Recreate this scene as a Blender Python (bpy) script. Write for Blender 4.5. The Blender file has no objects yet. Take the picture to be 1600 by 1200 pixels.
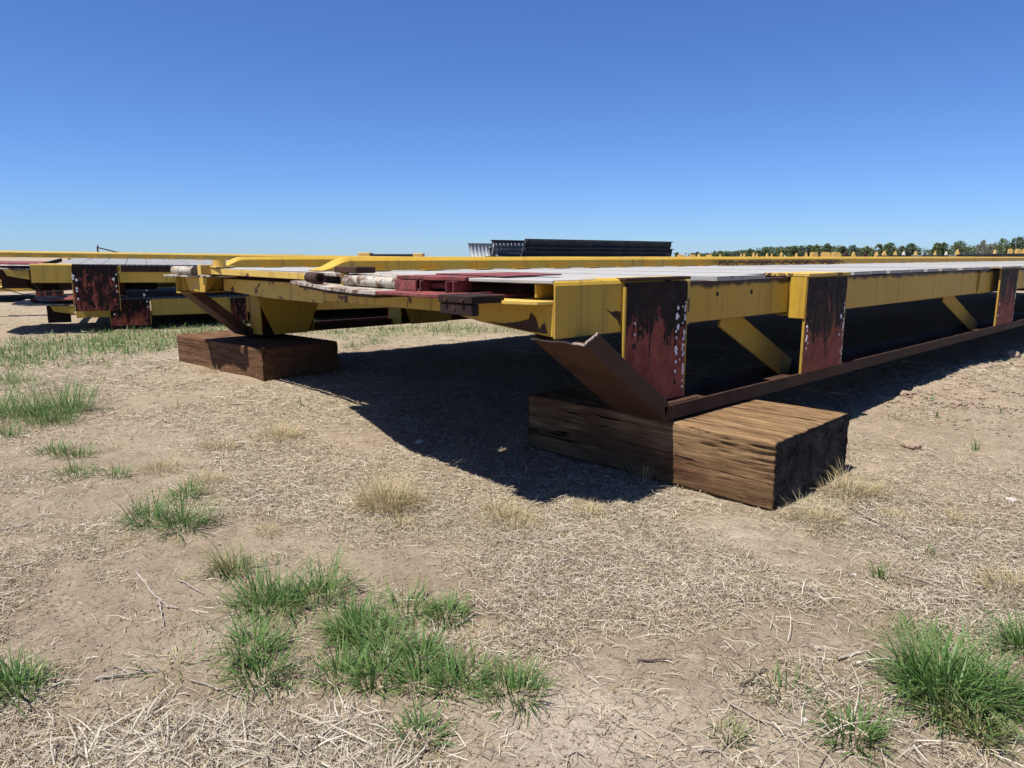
import bpy, bmesh, math, random
import numpy as np
from mathutils import Vector, Matrix, noise as mnoise

sc = bpy.context.scene
C = sc.collection
R = math.radians
random.seed(7)
rng = np.random.default_rng(11)

# ---------------------------------------------------------------- camera
CAM_H, HEAD, PITCH, FPX = 1.1, R(43.07), R(10.218), 1104.0
cam_d = bpy.data.cameras.new('camera')
cam = bpy.data.objects.new('camera', cam_d); C.objects.link(cam)
cam.location = (0, 0, CAM_H)
cam.rotation_euler = (R(90) - PITCH, 0, -HEAD)
cam_d.sensor_width = 36.0
cam_d.lens = FPX / 1600 * 36
cam_d.clip_start = 0.05
cam_d.clip_end = 6000
sc.camera = cam

# ---------------------------------------------------------------- sky and sun
SUN = Vector((-0.42, 0.035, 1.0)).normalized()
w = bpy.data.worlds.new("World"); sc.world = w; w.use_nodes = True
nt = w.node_tree; nt.nodes.clear()
wo = nt.nodes.new('ShaderNodeOutputWorld'); bg = nt.nodes.new('ShaderNodeBackground')
sky = nt.nodes.new('ShaderNodeTexSky'); sky.sky_type = 'NISHITA'; sky.sun_disc = False
sky.sun_elevation = math.asin(SUN.z); sky.sun_rotation = math.atan2(SUN.x, SUN.y)
sky.altitude = 1200; sky.air_density = 1.0; sky.dust_density = 0.3; sky.ozone_density = 1.6
bg.inputs['Strength'].default_value = 0.05
tint = nt.nodes.new('ShaderNodeMix'); tint.data_type = 'RGBA'; tint.blend_type = 'MULTIPLY'; tint.inputs[0].default_value = 1.0
tint.inputs[7].default_value = (.68, 1.0, 1.62, 1)      # the deep clear blue of the day
nt.links.new(sky.outputs[0], tint.inputs[6]); nt.links.new(tint.outputs[2], bg.inputs['Color']); nt.links.new(bg.outputs[0], wo.inputs[0])
sl = bpy.data.lights.new('sun', 'SUN'); sl.energy = 5.0; sl.angle = R(0.53); sl.color = (1.0, 0.955, 0.88)
so = bpy.data.objects.new('sun', sl); C.objects.link(so)
so.rotation_euler = SUN.to_track_quat('Z', 'Y').to_euler(); so.location = (0, 0, 30)
sc.view_settings.view_transform = 'Standard'; sc.view_settings.look = 'None'
sc.view_settings.exposure = 0.75; sc.view_settings.gamma = 1.0
sc.view_settings.use_curve_mapping = False

# ---------------------------------------------------------------- helpers
def tag(o, label=None, cat=None, group=None, kind=None):
    if label: o['label'] = label
    if cat: o['category'] = cat
    if group: o['group'] = group
    if kind: o['kind'] = kind
    return o

def empty(name, loc, rz=0.0, label=None, cat=None, group=None, rx=0.0):
    o = bpy.data.objects.new(name, None); C.objects.link(o)
    o.location = loc; o.rotation_euler = (rx, 0, rz); o.empty_display_size = 0.2
    return tag(o, label, cat, group)

def ray(px, py):
    a = (px - 800) / FPX; b = -(py - 600) / FPX
    fwd = math.cos(PITCH) + b * math.sin(PITCH); up = -math.sin(PITCH) + b * math.cos(PITCH)
    return (a * math.cos(HEAD) + fwd * math.sin(HEAD), -a * math.sin(HEAD) + fwd * math.cos(HEAD), up)

def at(px, py, z=0.0):
    """where the survey line through a pixel of the photo meets height z"""
    r = ray(px, py); t = (z - CAM_H) / r[2]
    return (r[0] * t, r[1] * t)

def far(px, dist):
    a = (px - 800) / FPX * dist
    return (a * math.cos(HEAD) + dist * math.sin(HEAD), -a * math.sin(HEAD) + dist * math.cos(HEAD))

def hash2(ix, iy, s):
    n = (ix.astype(np.int64) * 374761393 + iy.astype(np.int64) * 668265263 + s * 1274126177) & 0xffffffff
    n = ((n ^ (n >> 13)) * 1274126177) & 0xffffffff
    return ((n ^ (n >> 16)) & 0xffff) / 65535.0

def vn(x, y, s=0):
    x = np.asarray(x, float); y = np.asarray(y, float)
    ix = np.floor(x); iy = np.floor(y); fx = x - ix; fy = y - iy
    fx = fx * fx * (3 - 2 * fx); fy = fy * fy * (3 - 2 * fy)
    a = hash2(ix, iy, s); b = hash2(ix + 1, iy, s); c = hash2(ix, iy + 1, s); d = hash2(ix + 1, iy + 1, s)
    return (a * (1 - fx) + b * fx) * (1 - fy) + (c * (1 - fx) + d * fx) * fy

def fbm(x, y, s=0, o=4):
    v = 0; a = .5; t = 0
    for k in range(o):
        v = v + a * vn(x * 2 ** k, y * 2 ** k, s + k * 17); t += a; a *= .5
    return v / t

class MB:
    def __init__(s): s.v = []; s.f = []
    def add(s, vs, fs):
        n = len(s.v); s.v += [tuple(p) for p in vs]; s.f += [tuple(n + i for i in f) for f in fs]; return s
    def box(s, x0, y0, z0, x1, y1, z1, m=None):
        x0, x1 = sorted((x0, x1)); y0, y1 = sorted((y0, y1)); z0, z1 = sorted((z0, z1))
        vs = [(x0,y0,z0),(x1,y0,z0),(x1,y1,z0),(x0,y1,z0),(x0,y0,z1),(x1,y0,z1),(x1,y1,z1),(x0,y1,z1)]
        if m: vs = [tuple(m @ Vector(p)) for p in vs]
        return s.add(vs, [(0,3,2,1),(4,5,6,7),(0,1,5,4),(1,2,6,5),(2,3,7,6),(3,0,4,7)])
    def prism(s, poly, t0, t1, axis='z', m=None):
        """poly of 2D points extruded: axis z -> (x,y), axis y -> (x,z), axis x -> (y,z)"""
        def mk(p, t):
            q = (p[0], p[1], t) if axis == 'z' else ((p[0], t, p[1]) if axis == 'y' else (t, p[0], p[1]))
            return tuple(m @ Vector(q)) if m else q
        n = len(poly)
        vs = [mk(p, t0) for p in poly] + [mk(p, t1) for p in poly]
        fs = [tuple(range(n))[::-1], tuple(range(n, 2 * n))] + [(i, (i + 1) % n, n + (i + 1) % n, n + i) for i in range(n)]
        return s.add(vs, fs)
    def cyl(s, p0, p1, r, n=14, r1=None, hollow=0):
        p0 = Vector(p0); p1 = Vector(p1); d = (p1 - p0).normalized()
        u = d.orthogonal().normalized(); v = d.cross(u); r1 = r if r1 is None else r1
        vs = []
        for (p, q) in ((p0, r), (p1, r1)):
            for i in range(n):
                a = 2 * math.pi * i / n; vs.append(p + (u * math.cos(a) + v * math.sin(a)) * q)
        fs = [(i, (i + 1) % n, n + (i + 1) % n, n + i) for i in range(n)]
        if hollow:
            for (p, q, dd) in ((p0, r, d * .03), (p1, r1, -d * .03)):
                for i in range(n):
                    a = 2 * math.pi * i / n; vs.append(p + (u * math.cos(a) + v * math.sin(a)) * (q - hollow))
                for i in range(n):
                    a = 2 * math.pi * i / n; vs.append(p + dd + (u * math.cos(a) + v * math.sin(a)) * (q - hollow))
            for i in range(n):
                j = (i + 1) % n
                fs += [(j, i, 2*n + i, 2*n + j), (2*n + j, 2*n + i, 3*n + i, 3*n + j), (n + i, n + j, 4*n + j, 4*n + i), (4*n + i, 4*n + j, 5*n + j, 5*n + i)]
            fs += [tuple(range(3*n, 4*n)), tuple(range(5*n, 6*n))]
        else:
            fs += [tuple(range(n))[::-1], tuple(range(n, 2 * n))]
        return s.add(vs, fs)
    def tube(s, pts, r, n=6, taper=1.0):
        pts = [Vector(p) for p in pts]; vs = []; fs = []; m = len(pts)
        for k, p in enumerate(pts):
            d = (pts[min(k + 1, m - 1)] - pts[max(k - 1, 0)]).normalized()
            u = d.cross(Vector((0.02, 0.03, 1))).normalized() if abs(d.z) < .98 else Vector((1, 0, 0)); v = d.cross(u)
            q = r * (1 + (taper - 1) * k / (m - 1))
            for i in range(n):
                a = 2 * math.pi * i / n; vs.append(p + (u * math.cos(a) + v * math.sin(a)) * q)
        for k in range(m - 1):
            for i in range(n):
                j = (i + 1) % n; fs.append((k*n + i, k*n + j, (k+1)*n + j, (k+1)*n + i))
        fs += [tuple(range(n))[::-1], tuple(range((m-1)*n, m*n))]
        return s.add(vs, fs)
    def mesh(s, name, mat):
        me = bpy.data.meshes.new(name); me.from_pydata(s.v, [], s.f)
        bm = bmesh.new(); bm.from_mesh(me); bmesh.ops.recalc_face_normals(bm, faces=bm.faces); bm.to_mesh(me); bm.free()
        me.materials.append(mat); return me
    def build(s, name, mat, parent=None, bevel=0.0, smooth=False, label=None):
        me = s.mesh(name, mat)
        o = bpy.data.objects.new(name, me); C.objects.link(o)
        if parent: o.parent = parent
        if bevel:
            b = o.modifiers.new('bevel', 'BEVEL'); b.width = bevel; b.segments = 2; b.limit_method = 'ANGLE'; b.angle_limit = R(35)
        if smooth: me.shade_smooth()
        if label: o['label'] = label
        return o

def np_mesh(name, V, F, mat, smooth=False, attrs=None):
    """V (n,3); F (m,4) or (m,3) arrays"""
    me = bpy.data.meshes.new(name)
    V = np.ascontiguousarray(V, dtype=np.float32); F = np.ascontiguousarray(F, dtype=np.int32)
    k = F.shape[1]
    me.vertices.add(len(V)); me.vertices.foreach_set('co', V.ravel())
    me.loops.add(F.size); me.loops.foreach_set('vertex_index', F.ravel())
    me.polygons.add(len(F)); me.polygons.foreach_set('loop_start', np.arange(0, F.size, k, dtype=np.int32))
    me.polygons.foreach_set('loop_total', np.full(len(F), k, dtype=np.int32))
    if smooth: me.polygons.foreach_set('use_smooth', np.ones(len(F), dtype=bool))
    me.update(calc_edges=True)
    for nme, dat in (attrs or {}).items():
        a = me.attributes.new(nme, 'FLOAT', 'POINT'); a.data.foreach_set('value', np.ascontiguousarray(dat, dtype=np.float32))
    me.materials.append(mat)
    return me

def link(name, me, parent=None):
    o = bpy.data.objects.new(name, me); C.objects.link(o)
    if parent: o.parent = parent
    return o

# ---------------------------------------------------------------- materials
class NM:
    """small node-graph writer"""
    def __init__(s, name, rough=.6, metal=0.0, spec=.4):
        s.m = bpy.data.materials.new(name); s.m.use_nodes = True; s.t = s.m.node_tree
        s.b = s.t.nodes['Principled BSDF']; s.b.inputs['Roughness'].default_value = rough
        s.b.inputs['Metallic'].default_value = metal; s.b.inputs['Specular IOR Level'].default_value = spec
        s.tc = s.n('ShaderNodeTexCoord')
    def n(s, t, **kw):
        k = s.t.nodes.new(t)
        for a, v in kw.items(): setattr(k, a, v)
        return k
    def l(s, a, b): s.t.links.new(a, b)
    def mapped(s, scale=(1, 1, 1), src='Object', loc=(0, 0, 0)):
        mp = s.n('ShaderNodeMapping'); mp.inputs['Scale'].default_value = scale; mp.inputs['Location'].default_value = loc
        s.l(s.tc.outputs[src], mp.inputs[0]); return mp.outputs[0]
    def noise(s, scale=5, det=5, rough=.6, vec=None, dist=0):
        k = s.n('ShaderNodeTexNoise'); k.inputs['Scale'].default_value = scale; k.inputs['Detail'].default_value = det
        k.inputs['Roughness'].default_value = rough; k.inputs['Distortion'].default_value = dist
        s.l(vec if vec is not None else s.tc.outputs['Object'], k.inputs['Vector']); return k.outputs['Fac']
    def ramp(s, fac, stops):
        k = s.n('ShaderNodeValToRGB'); e = k.color_ramp.elements
        while len(e) < len(stops): e.new(.5)
        for i, (p, c) in enumerate(stops):
            e[i].position = p; e[i].color = (c, c, c, 1) if isinstance(c, (int, float)) else (*c, 1)
        s.l(fac, k.inputs[0]); return k.outputs[0]
    def math(s, op, a, b=None, c=None):
        k = s.n('ShaderNodeMath', operation=op)
        for i, v in enumerate((a, b, c)):
            if v is None: continue
            if isinstance(v, (int, float)): k.inputs[i].default_value = v
            else: s.l(v, k.inputs[i])
        return k.outputs[0]
    def mix(s, fac, a, b, mode='MIX'):
        k = s.n('ShaderNodeMix', data_type='RGBA', blend_type=mode)
        for i, v in ((0, fac), (6, a), (7, b)):
            if isinstance(v, (int, float)): k.inputs[i].default_value = v
            elif isinstance(v, tuple): k.inputs[i].default_value = (*v, 1)
            else: s.l(v, k.inputs[i])
        return k.outputs[2]
    def sep(s, src='Object'):
        k = s.n('ShaderNodeSeparateXYZ'); s.l(s.tc.outputs[src], k.inputs[0]); return k.outputs
    def bump(s, h, strength=.4, dist=.01):
        k = s.n('ShaderNodeBump'); k.inputs['Strength'].default_value = strength; k.inputs['Distance'].default_value = dist
        s.l(h, k.inputs['Height']); s.l(k.outputs[0], s.b.inputs['Normal'])
    def edge(s, r=.010, lo=.10, hi=.22, sc=28):
        bv = s.n('ShaderNodeBevel', samples=4); bv.inputs['Radius'].default_value = r
        g = s.n('ShaderNodeNewGeometry'); d = s.n('ShaderNodeVectorMath', operation='DOT_PRODUCT')
        s.l(bv.outputs[0], d.inputs[0]); s.l(g.outputs['Normal'], d.inputs[1])
        k = s.math('MULTIPLY', s.math('SUBTRACT', 1.0, d.outputs['Value']), s.math('ADD', s.noise(sc, 6, .75), s.math('MULTIPLY', s.noise(5, 3), .7)))
        return s.ramp(k, [(lo * .35, 0.0), (hi * .55, 1.0)])
    def col(s, c):
        if isinstance(c, tuple): s.b.inputs['Base Color'].default_value = (*c, 1)
        else: s.l(c, s.b.inputs['Base Color'])
        return s

RUST = (.055, .024, .014)
def mat_yellow(name, charred=False, wear=.66, col=((.43, .255, .024), (.53, .33, .036))):
    m = NM(name, .55, 0, .25)
    base = m.mix(m.noise(3, 4), col[0], col[1])
    streak = m.ramp(m.noise(1, 9, .82, m.mapped((10, 10, .3)), .25), [(.53, 0.0), (.63, 1.0)])
    streak = m.math('MULTIPLY', streak, m.ramp(m.noise(.55, 3, .6), [(.40, .15), (.54, 1.0)]))
    base = m.mix(m.ramp(m.noise(1.3, 5, .6), [(.4, 0.0), (.7, .35)]), base, (.46, .33, .075))
    base = m.mix(m.math('MULTIPLY', streak, .62), base, (.12, .068, .028))
    dust = m.ramp(m.noise(34, 6, .8), [(.45, 0.0), (.8, .5)])
    base = m.mix(dust, base, (.30, .215, .07))
    chips = m.ramp(m.noise(5.5, 9, .72, dist=.4), [(wear, 0.0), (wear + .025, 1.0)])
    base = m.mix(chips, base, m.mix(m.noise(40, 4), (.05, .022, .014), (.12, .05, .03)))
    base = m.mix(m.edge(), base, m.mix(m.noise(50, 4), (.055, .025, .016), (.16, .085, .045)))
    if charred:
        z = m.sep()[2]
        edge = m.math('ADD', z, m.math('MULTIPLY', m.noise(1, 5, .7, m.mapped((7, 7, 12))), .075))
        base = m.mix(m.ramp(edge, [(0.975, 0.0), (0.992, 1.0)]), base, (.035, .02, .012))
    m.col(base)
    m.bump(m.math('ADD', m.noise(60, 5), m.math('MULTIPLY', chips, -1.2)), .25, .004)
    return m.m

def mat_primer(name, seed=0.0, low=.52, z0=.70, k=1.0):
    m = NM(name, .6, 0, .12)
    red = m.mix(m.ramp(m.noise(11, 6, .7), [(.3, 0.0), (.7, 1.0)]), (.11, .025, .020), (.29, .078, .050))
    v = m.mapped((11, 11, 3.2), loc=(seed, seed * 2, seed))
    z = m.sep()[2]
    f = m.math('ADD', m.math('ADD', m.math('MULTIPLY', m.noise(1, 9, .74, v, .9), .8), m.math('MULTIPLY', m.noise(42, 4, .7), .2)), m.math('MULTIPLY', m.math('SUBTRACT', z, z0), k))
    blk = m.ramp(f, [(low - .010, 0.0), (low + .012, 1.0)])
    c = m.mix(blk, red, m.mix(m.noise(30, 4), (.006, .006, .007), (.024, .012, .011)))
    speck = m.ramp(m.noise(70, 3, .6), [(.70, 0.0), (.73, 1.0)])
    c = m.mix(m.math('MULTIPLY', speck, .35), c, (.30, .16, .13))
    m.col(c); m.bump(m.math('ADD', blk, m.noise(45, 5)), .35, .004)
    m.l(m.ramp(m.noise(20, 4), [(.3, .5), (.7, .8)]), m.b.inputs['Roughness'])
    return m.m

def mat_rust(name, a=(.026, .015, .011), b=(.075, .040, .027), rough=.62):
    m = NM(name, max(rough, .7), 0, .12)
    c = m.mix(m.ramp(m.noise(4, 7, .7), [(.3, 0.0), (.7, 1.0)]), a, b)
    c = m.mix(m.ramp(m.noise(1, 5, .7, m.mapped((30, 30, 3))), [(.55, 0.0), (.75, .5)]), c, (.10, .07, .055))
    m.col(c); m.bump(m.noise(110, 6, .8), .5, .003)
    return m.m

def mat_simple(name, a, b, scale=6, rough=.7, bump=.3, bscale=60, stretch=(1, 1, 1), spec=.3, metal=0.0):
    m = NM(name, rough, metal, spec)
    m.col(m.mix(m.ramp(m.noise(scale, 6, .65, m.mapped(stretch)), [(.3, 0.0), (.7, 1.0)]), a, b))
    m.bump(m.noise(bscale, 5, .7, m.mapped(stretch)), bump, .004)
    return m.m

M = {}
M['yellow'] = mat_yellow('yellow_paint')
M['yellow_char'] = mat_yellow('yellow_paint_charred', charred=True)
M['yellow_worn'] = mat_yellow('yellow_paint_worn', wear=.57, col=((.50, .32, .06), (.60, .42, .10)))
M['yellow_far'] = mat_yellow('yellow_paint_old', wear=.70, col=((.40, .26, .045), (.48, .325, .06)))
M['primer'] = mat_primer('red_primer', 0.0, .515, .72, .75)
M['primer_b'] = mat_primer('red_primer_second', 3.3, .50, .68, .6)
M['primer_c'] = mat_primer('red_primer_dark', 7.1, .47, .6, .15)
M['primer_d'] = mat_primer('red_primer_low', 5.2, .47, .25, .3)
M['rust'] = mat_rust('rusty_steel')
M['rust_brown'] = mat_rust('brown_mill_scale', (.045, .025, .017), (.095, .050, .032))
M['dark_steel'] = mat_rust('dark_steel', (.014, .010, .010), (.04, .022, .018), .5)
M['weld'] = mat_rust('torch_cut_edge', (.16, .12, .10), (.36, .30, .27), .6)
M['white_blob'] = mat_simple('white_paint_spots', (.60, .58, .60), (.75, .74, .76), rough=.5)
M['hole'] = mat_simple('bolt_hole_dark', (.006, .005, .005), (.01, .008, .008))
m = NM('faded_red_paint', .6, 0, .3)
c = m.mix(m.ramp(m.noise(7, 7, .7), [(.35, 0.0), (.7, 1.0)]), (.14, .025, .024), (.29, .085, .075))
c = m.mix(m.ramp(m.noise(17, 8, .75), [(.53, 0.0), (.58, 1.0)]), c, (.075, .034, .024))
c = m.mix(m.edge(.012, .08, .2), c, (.05, .022, .018)); m.col(c); m.bump(m.noise(40, 6, .7), .6, .004); M['red'] = m.m
M['galv'] = mat_simple('galvanised_steel', (.22, .235, .25), (.34, .36, .38), 3, .5, .1, 30, metal=.1)
M['galv_dark'] = mat_simple('weathered_galvanised', (.030, .035, .040), (.075, .082, .09), 3, .6, .1, 30, metal=.3)
M['concrete'] = mat_simple('grey_concrete', (.20, .20, .20), (.30, .30, .30), 4, .8, .2, 30)
M['black'] = mat_simple('black_end', (.008, .010, .014), (.02, .022, .028), 5, .5)
M['tip'] = mat_simple('ochre_paint', (.50, .30, .07), (.62, .42, .15), 4, .6)
M['pale'] = mat_simple('pale_paint', (.55, .52, .45), (.66, .62, .55), 4, .6)

m = NM('flaking_white_paint', .65)       # pipes and lips
c = m.mix(m.noise(4, 4), (.33, .305, .25), (.45, .43, .37))
c = m.mix(m.ramp(m.noise(16, 8, .75), [(.52, 0.0), (.58, 1.0)]), c, (.36, .24, .12))
c = m.mix(m.ramp(m.noise(11, 9, .75), [(.515, 0.0), (.56, 1.0)]), c, (.11, .055, .036))
c = m.mix(m.edge(.012), c, (.07, .035, .025)); m.col(c); m.bump(m.noise(24, 8, .75), .8, .008); M['flaky'] = m.m

m = NM('deck_paint', .6)                 # off-white worn deck plank
c = m.mix(m.noise(2.5, 5), (.31, .295, .27), (.41, .395, .365))
c = m.mix(m.ramp(m.noise(1, 6, .7, m.mapped((22, 1.6, 10))), [(.45, 0.0), (.75, .8)]), c, (.21, .19, .165))
c = m.mix(m.ramp(m.noise(9, 9, .7), [(.60, 0.0), (.66, 1.0)]), c, (.16, .10, .07))
oi = m.n('ShaderNodeObjectInfo')
c = m.mix(m.math('MULTIPLY', oi.outputs['Random'], .35), c, (.36, .35, .34))
c = m.mix(m.ramp(m.noise(1.4, 6, .65), [(.5, 0.0), (.72, .6)]), c, (.20, .175, .15))
m.col(c); m.bump(m.noise(90, 5, .7), .35, .003); M['deck'] = m.m
m = NM('grating_deck', .65)
wv = m.n('ShaderNodeTexWave', wave_type='BANDS', bands_direction='DIAGONAL'); wv.inputs['Scale'].default_value = 9; m.l(m.tc.outputs['Object'], wv.inputs['Vector'])
m.col(m.mix(m.ramp(wv.outputs['Fac'], [(.30, 0.0), (.45, 1.0)]), (.07, .06, .055), m.mix(m.noise(3, 5), (.28, .27, .26), (.38, .38, .37)))); M['grating'] = m.m

# timber: grain runs along local y
m = NM('weathered_timber', .95, 0, .05)
g = m.noise(1, 9, .78, m.mapped((24, 1.5, 30)), 1.3)
fine = m.noise(1, 6, .7, m.mapped((120, 5, 120)))
c = m.ramp(g, [(.26, (.030, .016, .009)), (.38, (.13, .076, .038)), (.55, (.265, .165, .084)), (.80, (.43, .295, .165))])
c = m.mix(m.ramp(m.noise(1, 4, .6, m.mapped((3.5, 1.6, 5))), [(.45, 0.0), (.62, .8)]), c, m.mix(fine, (.055, .025, .014), (.14, .065, .038)))
c = m.mix(m.ramp(fine, [(.50, 0.0), (.70, .55)]), c, (.03, .018, .012))
lines = m.ramp(m.noise(1, 5, .6, m.mapped((38, 1.6, 38)), 1.6), [(.385, 1.0), (.42, 0.0)])
lines = m.math('MULTIPLY', lines, m.ramp(m.noise(4, 3), [(.42, .25), (.55, 1.0)]))
c = m.mix(lines, c, (.012, .007, .005))
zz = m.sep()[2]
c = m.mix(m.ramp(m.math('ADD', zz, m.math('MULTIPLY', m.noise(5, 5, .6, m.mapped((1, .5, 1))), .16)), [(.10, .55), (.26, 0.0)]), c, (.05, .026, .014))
a = m.n('ShaderNodeAttribute', attribute_name='endgrain')
endc = m.mix(m.ramp(m.noise(7, 7, .7), [(.35, 0.0), (.7, 1.0)]), (.018, .017, .016), (.11, .104, .092))
vo = m.n('ShaderNodeTexVoronoi', feature='DISTANCE_TO_EDGE'); vo.inputs['Scale'].default_value = 4.5
dn = m.n('ShaderNodeTexNoise'); dn.inputs['Scale'].default_value = 6
m.l(m.tc.outputs['Object'], dn.inputs['Vector'])
vm = m.n('ShaderNodeVectorMath', operation='MULTIPLY_ADD'); m.l(dn.outputs['Color'], vm.inputs[0]); vm.inputs[1].default_value = (.5, .5, .5)
m.l(m.tc.outputs['Object'], vm.inputs[2]); m.l(vm.outputs[0], vo.inputs['Vector'])
crack = m.ramp(vo.outputs['Distance'], [(0.0, 1.0), (.020, 0.0)])
endc = m.mix(m.math('MULTIPLY', crack, .8), endc, (.010, .008, .006))
c = m.mix(a.outputs['Fac'], c, endc)
m.col(c)
hh = m.math('ADD', m.math('MULTIPLY_ADD', lines, -1.2, g), m.math('MULTIPLY', fine, .5))
m.bump(m.math('SUBTRACT', hh, m.math('MULTIPLY', m.math('MULTIPLY', crack, a.outputs['Fac']), 1.0)), .9, .012)
M['timber'] = m.m
m = NM('brown_timber', .95, 0, .05)
g = m.noise(1, 8, .72, m.mapped((20, 1.8, 20)), .8); fine = m.noise(1, 6, .7, m.mapped((90, 9, 90)))
c = m.ramp(g, [(.30, (.045, .024, .014)), (.55, (.14, .075, .040)), (.80, (.23, .135, .075))])
c = m.mix(m.ramp(fine, [(.52, 0.0), (.68, .7)]), c, (.03, .014, .009))
c = m.mix(m.ramp(m.noise(14, 5), [(.62, 0.0), (.70, .6)]), c, (.26, .17, .11))
m.col(c); m.bump(m.math('ADD', g, m.math('MULTIPLY', fine, .7)), .9, .010); M['timber_b'] = m.m

# soil with thatch and greenness weights stored on the ground mesh
m = NM('dry_soil', .95, 0, .1)
big = m.noise(.9, 5, .6); mid = m.noise(7, 6, .65); fin = m.noise(60, 6, .75); vfin = m.noise(260, 4, .7)
c = m.mix(m.ramp(big, [(.3, 0.0), (.7, 1.0)]), (.275, .215, .150), (.365, .295, .213))
c = m.mix(m.ramp(mid, [(.45, 0.0), (.72, .75)]), c, (.215, .160, .110))
c = m.mix(m.ramp(m.noise(13, 4, .6), [(.58, 0.0), (.72, .7)]), c, (.44, .35, .265))
c = m.mix(m.ramp(fin, [(.30, .75), (.50, 0.0)]), c, (.095, .062, .042))
c = m.mix(m.ramp(vfin, [(.60, 0.0), (.72, .6)]), c, (.38, .32, .25))
pa = m.n('ShaderNodeAttribute', attribute_name='pale'); c = m.mix(m.math('MULTIPLY', pa.outputs['Fac'], .75), c, m.mix(m.ramp(fin, [(.3, 0.0), (.5, 1.0)]), (.34, .27, .20), (.50, .42, .33)))
th = m.n('ShaderNodeAttribute', attribute_name='thatch'); gr = m.n('ShaderNodeAttribute', attribute_name='green')
straw = m.mix(m.ramp(m.noise(150, 5, .8), [(.35, 0.0), (.65, 1.0)]), (.10, .068, .042), (.46, .38, .255))
c = m.mix(m.math('MULTIPLY', th.outputs['Fac'], .6), c, straw)
c = m.mix(gr.outputs['Fac'], c, m.mix(m.noise(40, 5), (.05, .09, .02), (.16, .18, .06)))
m.col(c)
h = m.math('ADD', m.math('MULTIPLY', mid, 1.2), m.math('ADD', m.math('MULTIPLY', fin, .55), m.math('MULTIPLY', vfin, .18)))
m.bump(h, .9, .028); M['soil'] = m.m

def mat_blades(name, cols, rough=.6, trans=.25):
    m = NM(name, rough, 0, .25)
    g = m.n('ShaderNodeNewGeometry')
    stops = [(i / max(1, len(cols) - 1), c) for i, c in enumerate(cols)]
    c = m.ramp(g.outputs['Random Per Island'], stops)
    c = m.mix(m.math('MULTIPLY', m.noise(2.0, 4), .5), c, tuple(v * .62 for v in cols[0]))
    m.col(c)
    if trans:
        tr = m.n('ShaderNodeBsdfTranslucent'); m.l(c, tr.inputs['Color']); mx = m.n('ShaderNodeMixShader'); mx.inputs[0].default_value = trans
        out = m.t.nodes['Material Output']; m.l(m.b.outputs[0], mx.inputs[1]); m.l(tr.outputs[0], mx.inputs[2]); m.l(mx.outputs[0], out.inputs[0])
    return m.m
M['straw'] = mat_blades('straw', [(.10, .062, .036), (.34, .265, .165), (.58, .50, .36), (.42, .335, .21), (.70, .64, .51), (.24, .17, .10), (.62, .55, .42)], .7, .1)
M['grey_straw'] = mat_blades('grey_straw', [(.17, .135, .095), (.46, .40, .31), (.66, .61, .51), (.34, .28, .20), (.56, .50, .40)], .7, .1)
M['grass'] = mat_blades('green_grass', [(0.063, 0.132, 0.032), (0.098, 0.196, 0.046), (0.161, 0.276, 0.075), (0.075, 0.161, 0.039), (0.241, 0.333, 0.115), (0.115, 0.218, 0.057), (0.368, 0.333, 0.172)], .45, .35)
M['tawny'] = mat_blades('tawny_grass', [(.38, .29, .14), (.50, .40, .21), (.56, .47, .28), (.30, .27, .11)], .6, .25)
M['mixed'] = mat_blades('mixed_grass', [(.09, .15, .04), (.36, .30, .16), (.15, .20, .06), (.42, .36, .20)], .5, .3)
M['twig'] = mat_simple('grey_twig', (.20, .165, .135), (.38, .33, .28), 30, .8, .5, 120)
M['twig_dark'] = mat_simple('dark_twig', (.05, .035, .028), (.12, .09, .07), 30, .8, .5, 120)
M['stone'] = mat_simple('pale_stone', (.30, .26, .22), (.48, .44, .40), 20, .85, .5, 60)
M['clod'] = mat_simple('soil_clod', (.20, .14, .10), (.30, .225, .165), 20, .95, .8, 50)
M['bark'] = mat_simple('bark', (.06, .045, .035), (.12, .10, .08), 10, .9)
M['birch'] = mat_simple('pale_bark', (.28, .25, .22), (.40, .37, .33), 10, .9)
M['leaf_a'] = mat_blades('leaf_dark', [(0.065, 0.098, 0.042), (0.104, 0.143, 0.058), (0.143, 0.182, 0.072)], .7, .25)
M['leaf_b'] = mat_blades('leaf_mid', [(0.098, 0.137, 0.052), (0.150, 0.195, 0.075), (0.195, 0.221, 0.098)], .7, .25)
M['leaf_c'] = mat_blades('leaf_blue', [(0.078, 0.111, 0.072), (0.111, 0.150, 0.094), (0.143, 0.176, 0.111)], .7, .25)
M['leaf_d'] = mat_blades('leaf_bare', [(.16, .14, .12), (.20, .19, .14), (.12, .14, .08)], .7, .25)

# ---------------------------------------------------------------- ground
FX, FY = math.sin(HEAD), math.cos(HEAD)          # view heading on the ground
RX, RY = math.cos(HEAD), -math.sin(HEAD)
def blobset(lst):
    out = []
    for (x0, y0, x1, y1, wt) in lst:
        cx_, cy_ = at((x0 + x1) / 2, (y0 + y1) / 2)
        a = at(x0, (y0 + y1) / 2); b = at(x1, (y0 + y1) / 2); t = at((x0 + x1) / 2, y0); u = at((x0 + x1) / 2, y1)
        out.append((cx_, cy_, math.dist(a, b) / 2, math.dist(t, u) / 2, wt))
    return out
def blobeval(bs, x, y, base):
    x = np.asarray(x, float); y = np.asarray(y, float)
    v = np.full(x.shape, base, float)
    for (cx_, cy_, ra, rb, wt) in bs:
        dx = x - cx_; dy = y - cy_
        s = (dx * RX + dy * RY) / ra; t = (dx * FX + dy * FY) / rb
        v += wt * np.exp(-(s * s + t * t) * .9)
    return v
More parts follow.
